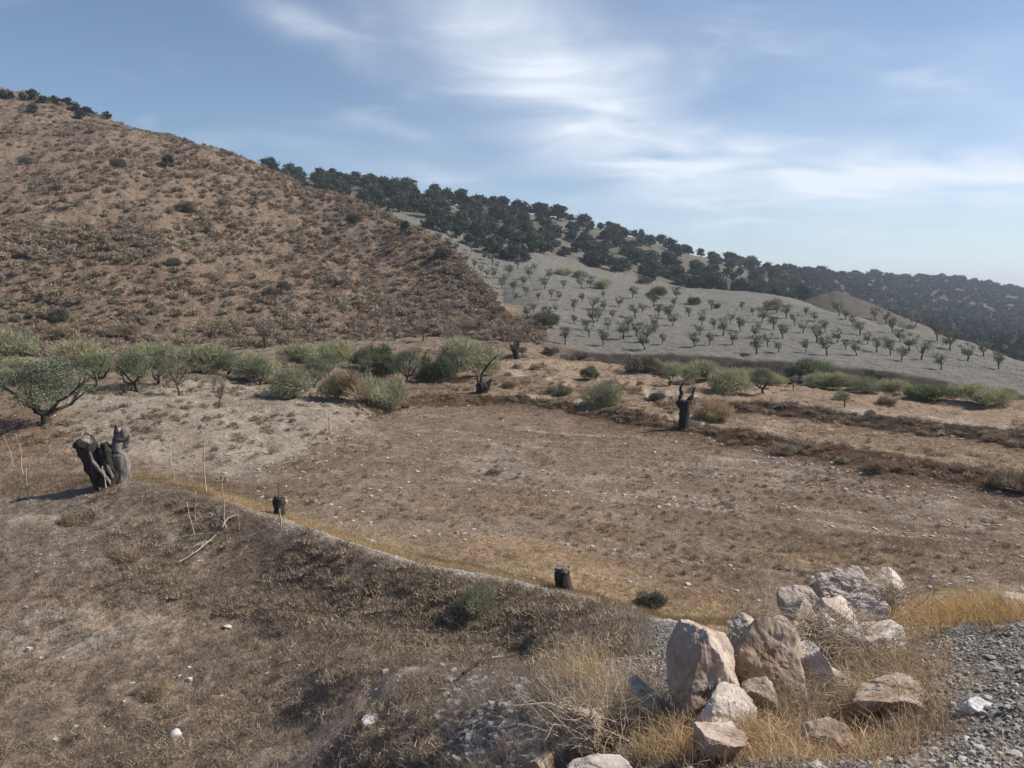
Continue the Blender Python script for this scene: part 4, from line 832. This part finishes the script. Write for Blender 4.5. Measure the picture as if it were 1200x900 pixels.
boulder(855, 905, 722, 752, 6.2, 'low rock hidden in dark weeds behind the tallest boulders', 928)
boulder(1040, 1075, 745, 780, 6.1, 'small brown rock at the right side of the heap top', 921)
boulder(950, 985, 722, 758, 6.3, 'squat rock tucked below the topmost boulder', 922)
boulder(870, 905, 795, 830, 4.95, 'dark small rock wedged below the big upright boulder', 923)
def brush(px, py, Y, W, H, n, lab, seed, lean=(0, 0)):
    """tangle of dry arching stems growing up between the rocks"""
    s_ = Y / FPX; o = Vector(((px - 600) * s_, Y, CAMZ + (HOR - py) * s_)); rg = np.random.default_rng(seed); parts = []
    for k in range(n):
        a = rg.random() * 6.283; b = np.array([rg.normal(0, W * .30), rg.normal(0, W * .22), rg.uniform(-.04, .03)]); L_ = H * rg.uniform(.5, 1.2)
        d = np.array([math.cos(a) * .7 + lean[0], math.sin(a) * .6 + lean[1], rg.uniform(.35, 1.1)]); d /= np.linalg.norm(d); t = np.linspace(0, 1, 7)[:, None]
        P = b + d * L_ * t + np.array([math.cos(a) * .35, math.sin(a) * .35, -.55]) * L_ * t ** 2 * rg.uniform(.2, 1.0) + np.cumsum(rg.normal(0, .012, (7, 3)), 0) * t
        parts.append(tube(P, np.linspace(.0035, .0014, 7), 4, 0, 1, False))
        if rg.random() < .6:
            q = P[rg.integers(2, 6)]; parts.append(tube([q, q + rg.normal(0, .05, 3) + [0, 0, .03], q + rg.normal(0, .09, 3) + [0, 0, .03]], [.002, .0016, .001], 3, 0, 1, False))
    V, F = merge(parts); tag(link('dry_brush', mesh('dry_brush', V, F, M['stalk'], None, True), None, o), lab, 'dry brush')
brush(1010, 765, 5.75, .55, .42, 150, 'big tangle of dry stems over the rusty brown boulder of the heap', 1, (-.2, -.1))
brush(955, 742, 5.9, .35, .30, 80, 'tangle of dry stems below the topmost boulder', 2)
brush(1035, 825, 5.0, .50, .34, 110, 'tangle of dry stems over the wide low boulder at the right foot', 3, (-.3, -.2))
brush(940, 868, 4.7, .35, .30, 60, 'sprays of dry stems rising in front of the shaded hollow', 4, (-.2, 0))
brush(1055, 700, 6.8, .45, .30, 70, 'dry stems beside the small upright rock at the back of the heap', 5, (.2, 0))
brush(700, 850, 4.9, .45, .40, 80, 'dry stems spraying up by the rough rock left of the heap', 6, (-.2, 0))
for i, (px, py, w, h, lab) in enumerate([(434,852,20,15,'white angular stone, largest of those left of the rubble'),(480,838,16,10,'white flat stone above left of the rubble'),(512,846,12,14,'upright white stone at the left edge of the rubble'),(475,868,14,9,'small white stone under the white flat stone'),
        (448,862,10,10,'round pale stone between the white angular stone and the flat one'),(403,893,12,7,'thin white stone by the bottom edge left of the rubble'),(207,866,18,14,'bright white lumpy stone in the lower left field'),(222,797,8,5,'small white stone on the bare patch of the lower left field'),
        (65,868,7,5,'small pale stone at the far bottom left'),(34,762,7,5,'small pale stone near the left edge of the lower field'),(267,735,12,4,'flat pale stone beside the bare patch of the lower field'),(655,882,9,10,'small whitish stone beside the pale rock at the bottom edge')]):
    p = at(px, py); s_ = p.y / FPX; V, F = rock(940 + i, (1, 1, 1), 3, 9, .0, .05); mn, mx_ = V.min(0), V.max(0); V = (V - (mn + mx_) / 2) / (mx_ - mn) * [w * s_ * 1.0, w * s_ * .9, h * s_ * 1.1]
    tag(link('white_stone', mesh('white_stone', V, F, M['white_rock'], None, False), None, (p.x, p.y, p.z + h * s_ * .25)), lab, 'stone')

# ------------------------------------------------------------------ loose stones (stuff)
def stones(name, n, sampler, size, col, lab, seed, flat=.6, var=.3):
    rg = np.random.default_rng(seed); X, Y = sampler(n, rg); n = len(X); Z = lookup(GZ, X, Y); S = size[0] + (size[1] - size[0]) * rg.random(n) ** 2.2
    if name == 'field_stones': S = np.minimum(S * (Y / 20) ** .5, .22)
    D, F = ICO[0]; pr = []
    for k in range(12):
        v = D * np.random.default_rng(seed + k).uniform(.55, 1.25, (12, 1)) * np.random.default_rng(seed + 50 + k).uniform(.6, 1.3, 3); pr.append(v)
    pr = np.array(pr); V = pr[rg.integers(0, 12, n)]; a = rg.random(n) * 6.283; c, s_ = np.cos(a)[:, None], np.sin(a)[:, None]
    V = np.stack([V[..., 0] * c - V[..., 1] * s_, V[..., 0] * s_ + V[..., 1] * c, V[..., 2] * flat], -1) * S[:, None, None] + np.stack([X, Y, Z + S * .15], 1)[:, None, :]
    C = np.repeat(pal(col, n, rg, var), 12, 0); FF = (F[None] + (np.arange(n) * 12)[:, None, None]).reshape(-1, 3)
    tag(link(name, mesh(name, V.reshape(-1, 3), FF, M['stone'], C)), lab, None, None, 'stuff')
def by_band(px0, px1, b0_, b1_, cond=None):
    def f(n, rg):
        X, Y = [], []
        px = rg.uniform(px0, px1, n * 3); b = rg.uniform(b0_, b1_, n * 3); ii = np.interp(px, PXK, np.arange(len(PXK))).astype(int)
        y = np.array([np.interp(bb, np.arange(NF), YT[:, k]) for bb, k in zip(b, ii)]); x = (px - 600) / FPX * y
        ok = np.ones(len(x), bool) if cond is None else cond(px, b, x, y, rg); x, y = x[ok][:n], y[ok][:n]; return x, y
    return f
def patch(cx_, cy_, rx, ry, n_each=None):
    def f(n, rg):
        q = rg.normal(0, .5, (n, 2)); X, Y = [], []
        for a, b in q:
            p_ = at(cx_ + a * rx, min(cy_ + b * ry, 925)); X.append(p_.x); Y.append(p_.y)
        return np.array(X), np.array(Y)
    return f
stones('track_gravel', 12000, by_band(800, 1330, 1.15, 5.1, lambda px, b, x, y, rg: rg.random(len(px)) < .35 + .65 * sstep(1020, 1110, px + 0 * b)), (.003, .020), (.36, .325, .28), 'loose grey gravel of the track edge', 31, .7, .4)
stones('track_stones', 420, by_band(800, 1330, 1.15, 5.1), (.012, .034), (.38, .345, .30), 'larger loose stones on the gravel', 40, .6, .3)
stones('bank_gravel', 9000, by_band(640, 900, 3.0, 5.1), (.005, .028), (.31, .27, .225), 'grey gravel on the slope beside the boulder heap', 32, .7, .35)
stones('rubble', 1500, patch(590, 850, 105, 62), (.015, .085), (.36, .335, .31), 'heap of broken pale grey rubble', 33, .6, .35)
stones('rubble_grit', 5000, patch(590, 850, 130, 80), (.006, .03), (.30, .275, .25), 'grit and small chips around the rubble', 38, .6, .35)
stones('field_stones', 1500, by_band(300, 1230, 6.9, 8.0, lambda px, b, x, y, rg: (fbm((x - .45 * y) / 7.0, (y + .45 * x) / .55, seed=77, octv=3) + rg.normal(0, .12, len(x)) > .12)), (.02, .085), (.46, .43, .39), 'pale stones scattered over the field', 34, .5, .2)
stones('lower_stones', 420, by_band(-60, 640, 1.9, 4.9, lambda px, b, x, y, rg: (fbm(x / 1.5, y / 1.5, seed=45) + rg.normal(0, .15, len(x)) > .1)), (.012, .06), (.42, .39, .35), 'pale stones scattered in the lower field', 35, .5, .2)
stones('berm_stones', 1500, by_band(300, 850, 4.75, 5.35), (.01, .055), (.44, .41, .37), 'pale crumbled stones along the berm crest', 36, .5, .25)
stones('mound_stones', 500, by_band(40, 470, 7.6, 11.4), (.03, .12), (.42, .38, .33), 'pale stones on the dirt mound', 37, .45, .25)
stones('terrace_stones', 500, by_band(470, 1230, 8.6, 12.5), (.03, .13), (.40, .36, .31), 'pale stones on the terraces', 39, .45, .25)

# ------------------------------------------------------------------ grass (stuff)
def grass(name, n, sampler, Ht, nb, width, cols, lab, seed, sag=.35, spread=.5, seg=1, tuft=.05, pxw=.45):
    rg = np.random.default_rng(seed); X, Y = sampler(n, rg); n = len(X); H = rg.uniform(Ht[0], Ht[1], n); hh = np.repeat(H, nb) * rg.uniform(.45, 1.1, n * nb)
    Xr = np.repeat(X, nb) + rg.normal(0, tuft, n * nb); Yr = np.repeat(Y, nb) + rg.normal(0, tuft, n * nb); Z = lookup(GZ, Xr, Yr) - .01
    D = np.stack([rg.normal(0, spread, n * nb), rg.normal(0, spread, n * nb), np.ones(n * nb)], 1)
    W = np.maximum(width, pxw * Yr / FPX) * rg.uniform(.6, 1.2, n * nb) * .5
    V, F, k = blades(np.stack([Xr, Yr, Z], 1), D, hh, W, rg, seg, sag); cols = np.array(cols); ci = rg.integers(0, len(cols), n)
    C = (cols[ci] * rg.uniform(.75, 1.25, (n, 1)))[np.repeat(np.arange(n), nb)] * rg.uniform(.75, 1.25, (n * nb, 1)); tag(link(name, mesh(name, V, F, M['straw'], C[k])), lab, None, None, 'stuff')
def noisy(sc_, thr, sd): return lambda px, b, x, y, rg: fbm(x / sc_, y / sc_, seed=sd) + rg.normal(0, .2, len(x)) > thr
BR = [(.22, .162, .12), (.26, .195, .142), (.19, .145, .11), (.29, .215, .155)]; GO = [(.46, .33, .18), (.50, .38, .22), (.42, .30, .17)]; ST = [(.50, .38, .24), (.42, .30, .18), (.56, .45, .31)]
grass('field_grass', 26000, by_band(230, 1260, 7.0, 8.0, noisy(2.5, -.1, 81)), (.05, .14), 6, .006, BR, 'short dry brown grass of the field', 51, .4, .7)
grass('golden_field_grass', 6500, by_band(440, 1100, 6.9, 7.36, noisy(2.5, .0, 82)), (.06, .18), 7, .006, [(.38, .25, .135), (.42, .285, .155), (.32, .215, .125)], 'golden dry grass at the near side of the field', 52, .35, .55)
grass('path_grass', 7500, by_band(150, 870, 5.5, 7.1), (.06, .16), 7, .006, GO, 'golden straw strip along the berm', 53, .35, .5)
grass('lower_grass', 24000, by_band(-80, 690, 1.5, 4.9, noisy(1.4, -.12, 83)), (.08, .24), 8, .006, [(.25, .20, .155), (.28, .225, .17), (.22, .18, .145), (.32, .26, .20)], 'dry brown weeds of the lower field', 54, .35, .7)
grass('berm_weeds', 9000, by_band(150, 760, 3.6, 4.95), (.10, .28), 8, .006, [(.27, .215, .16), (.31, .25, .185), (.36, .29, .21)], 'grey brown weeds on the berm slope', 55, .35, .75)
grass('terrace_grass', 7500, by_band(440, 1260, 9.15, 9.95, noisy(3, -.2, 84)), (.06, .18), 6, .012, [(.38, .29, .19), (.42, .32, .21), (.32, .24, .16)], 'straw coloured grass on the first terrace', 56, .35, .6)
grass('upper_terrace_grass', 7500, by_band(440, 1260, 11.05, 13.0, noisy(3, -.2, 88)), (.06, .22), 6, .014, [(.36, .27, .18), (.40, .30, .20), (.29, .22, .15)], 'straw coloured grass on the upper terraces', 80, .35, .6)
grass('bank_grass', 7000, by_band(440, 1260, 7.95, 8.9, noisy(3, -.3, 89)), (.10, .30), 6, .012, [(.20, .140, .095), (.24, .17, .115), (.16, .115, .08)], 'reddish dry grass on the field bank, coloured dark for the bank shadow', 81, .35, .6)  # reddish straw tones darkened to imitate shadow on the field bank
grass('terrace_bank_grass', 5000, by_band(830, 1260, 10.05, 10.9, noisy(3, -.3, 90)), (.10, .30), 6, .012, [(.20, .140, .095), (.24, .17, .115), (.16, .115, .08)], 'dry grass on the second bank, with the bank shadow in its colour', 82, .35, .6)  # same darkened straw, shadow of the second bank painted in
grass('slope_weeds', 9000, by_band(590, 1260, 14.1, 18.8, noisy(6, -.1, 92)), (.06, .22), 5, .02, [(.20, .19, .145), (.26, .235, .18), (.17, .165, .13)], 'thin weeds over the grey orchard slope', 83, .3, .8, pxw=.6)
grass('mound_grass', 2500, by_band(-60, 480, 7.3, 12.5, noisy(2, .08, 85)), (.08, .25), 6, .012, [(.28, .22, .15), (.22, .17, .12)], 'sparse dry grass on the mound', 57, .35, .6)
grass('left_slope_grass', 4500, by_band(-80, 250, 4.6, 8.6, noisy(2, -.05, 86)), (.08, .22), 6, .008, [(.26, .19, .125), (.20, .15, .11), (.34, .25, .15)], 'dry grass on the slope by the forked stump', 58, .35, .6)
grass('hill_grass', 52000, by_band(-150, 640, 14.0, 16.0, noisy(5, -.35, 87)), (.2, .55), 4, .03, [(.27, .208, .15), (.31, .24, .172), (.24, .18, .13)], 'dry grass over the brown hillside', 59, .3, .6, pxw=.6)
def clump(cx_, cy_, rx, ry, n, H, nb, lab, seed, cols=ST, sag=.5, spread=.35, w=.0035):
    grass('straw_clump', n, patch(cx_, cy_, rx, ry), H, nb, w, cols, lab, seed, sag, spread, 2, .035, .25)
clump(715, 850, 80, 40, 210, (.22, .55), 11, 'tall straw grass left of the boulder heap', 61)
clump(680, 800, 50, 26, 90, (.25, .6), 10, 'tall straw grass above the rubble', 62)
clump(1130, 722, 80, 14, 260, (.18, .42), 11, 'golden grass on the rim behind the gravel', 63, [(.46, .33, .18), (.42, .30, .16), (.5, .38, .22)])
clump(1060, 735, 45, 20, 130, (.16, .42), 10, 'golden grass right of the topmost boulder', 64)
clump(1030, 800, 70, 45, 210, (.15, .40), 9, 'dry grass over the right side of the heap', 65, [(.40, .29, .18), (.46, .36, .24), (.34, .23, .14)], .6)
clump(920, 880, 150, 22, 300, (.10, .30), 10, 'straw grass at the bottom in front of the heap', 66)
clump(690, 858, 45, 22, 120, (.15, .4), 11, 'straw around the rough rock half hidden left of the heap', 72)
clump(625, 890, 40, 20, 90, (.1, .3), 10, 'straw by the dark rock at the bottom of the rubble', 73)
clump(860, 860, 60, 18, 140, (.12, .34), 10, 'straw at the foot of the tallest boulders', 74)
clump(765, 850, 30, 14, 90, (.12, .32), 10, 'straw around the orange brown rock', 75)
clump(1005, 778, 45, 25, 170, (.28, .62), 8, 'long tangled dry stems over the right side of the heap', 76, [(.40, .30, .2), (.46, .37, .26), (.33, .24, .16)], .8, .45)
clump(935, 842, 50, 14, 60, (.25, .5), 8, 'long dry stems in front of the hollow of the heap', 77, ST, .6, .4)
clump(1000, 742, 45, 14, 110, (.25, .5), 8, 'dry stems in front of the topmost boulders', 78, [(.42, .31, .2), (.46, .37, .26)], .7, .4)
clump(1010, 830, 60, 20, 110, (.2, .45), 8, 'dry stems above the wide low boulder', 79, [(.42, .31, .2), (.36, .27, .18)], .7, .4)
clump(885, 752, 34, 14, 80, (.15, .36), 9, 'dark dry weeds behind the big upright boulder', 67, [(.13, .095, .07), (.20, .145, .10)], .2, .25)
clump(980, 760, 60, 20, 110, (.12, .34), 9, 'straw between the boulders of the heap', 68, [(.40, .30, .2), (.3, .21, .14)], .7)
clump(760, 885, 90, 20, 150, (.10, .32), 10, 'straw grass around the low rocks at the bottom', 69)
clump(1060, 860, 60, 30, 150, (.08, .24), 9, 'low brown grass beside the wide low boulder', 70, [(.34, .25, .17), (.28, .2, .14)], .6)
clump(1100, 790, 70, 35, 90, (.03, .10), 8, 'low brown weeds on the gravel', 71, [(.24, .18, .13), (.30, .23, .16)], .7, .8)

def weed_mounds(name, n, sampler, Hr, cols, lab, seed, bw=.03):
    rg = np.random.default_rng(seed); pr = []
    for i, c in enumerate(cols):
        me = shrub_mesh('tmp', seed * 3 + i, 1.9, .8, 84, bw, c, .15, .98, 4, .1, 'leaf', .5); v = np.zeros(len(me.vertices) * 3); me.vertices.foreach_get('co', v); cc = np.zeros(len(me.vertices) * 4); me.color_attributes['Col'].data.foreach_get('color', cc)
        pr.append((v.reshape(-1, 3), cc.reshape(-1, 4)[:, :3])); bpy.data.meshes.remove(me)
    X, Y = sampler(n, rg); Z = lookup(GZ, X, Y); Vs, Cs = [], []
    for x, y, z in zip(X, Y, Z):
        v, c = pr[rg.integers(0, len(pr))]; H = rg.uniform(*Hr) * rg.uniform(.7, 1.2); Vs.append(rotz(v, rg.random() * 6.28) * [H * 1.2, H * 1.2, H] + [x, y, z - .02 * H]); Cs.append(c * rg.uniform(.8, 1.2))
    V = np.concatenate(Vs); tag(link(name, mesh(name, V, np.arange(len(V)).reshape(-1, 3), M['leaf'], np.concatenate(Cs))), lab, None, None, 'stuff')
WC = [(.28, .225, .175), (.31, .25, .19), (.24, .20, .16), (.35, .285, .215)]
weed_mounds('lower_weeds', 1500, by_band(-60, 660, 1.8, 4.2, lambda px, b, x, y, rg: (fbm(x / 1.8, y / 1.8, seed=93) + rg.normal(0, .2, len(x)) > -.05) & ((px < 520) | (b > 3.5))), (.10, .30), WC, 'low dry weed mounds over the lower field', 95, .018)
weed_mounds('berm_scrub', 1100, by_band(120, 740, 3.6, 4.85, noisy(1.6, -.1, 94)), (.10, .34), [(.29, .235, .18), (.33, .265, .2), (.25, .205, .16)], 'low grey brown weeds thick on the berm slope', 96, .03)
weed_mounds('field_weeds', 1100, by_band(300, 1240, 7.1, 8.0, noisy(3.0, .05, 97)), (.06, .18), WC, 'low brown weed mounds on the field', 97, .05)
weed_mounds('terrace_weeds', 1500, by_band(430, 1240, 8.0, 13.6, lambda px, b, x, y, rg: (fbm(x / 2.5, y / 2.5, seed=98) + rg.normal(0, .2, len(x)) > .0) & ((px < 820) | ~(((b > 8.95) & (b < 10.05)) | ((b > 11.0) & (b < 12.4))) | (rg.random(len(px)) < .2))), (.12, .38), [(.30, .22, .155), (.35, .26, .18), (.24, .18, .13), (.31, .27, .18)], 'low dry weeds on terraces and banks', 98, .05)
weed_mounds('foot_weeds', 900, by_band(-60, 500, 8.2, 14.0, noisy(2.5, .0, 99)), (.12, .40), [(.28, .24, .17), (.24, .21, .15), (.22, .165, .12)], 'low weeds between the olive trees and on the mound', 99, .05)
# ------------------------------------------------------------------ air
def haze():
    x0, x1, y0, y1, z0, z1 = -4600, 4600, -4600, 4600, -140, 130
    V = [(x, y, z) for z in (z0, z1) for y in (y0, y1) for x in (x0, x1)]
    F = [(0, 2, 3, 1), (4, 5, 7, 6), (0, 1, 5, 4), (2, 6, 7, 3), (0, 4, 6, 2), (1, 3, 7, 5)]
    m = bpy.data.materials.new('air_haze'); m.use_nodes = True; nt = m.node_tree; nt.nodes.clear(); out = nt.nodes.new('ShaderNodeOutputMaterial')
    v = nt.nodes.new('ShaderNodeVolumePrincipled'); v.inputs['Color'].default_value = (.74, .84, 1.0, 1); v.inputs['Density'].default_value = .00030; v.inputs['Anisotropy'].default_value = .25
    nt.links.new(v.outputs[0], out.inputs['Volume']); tag(link('haze', mesh('haze', V, F, m)), 'thin bluish haze in the air over the valley', None, None, 'stuff')
haze()
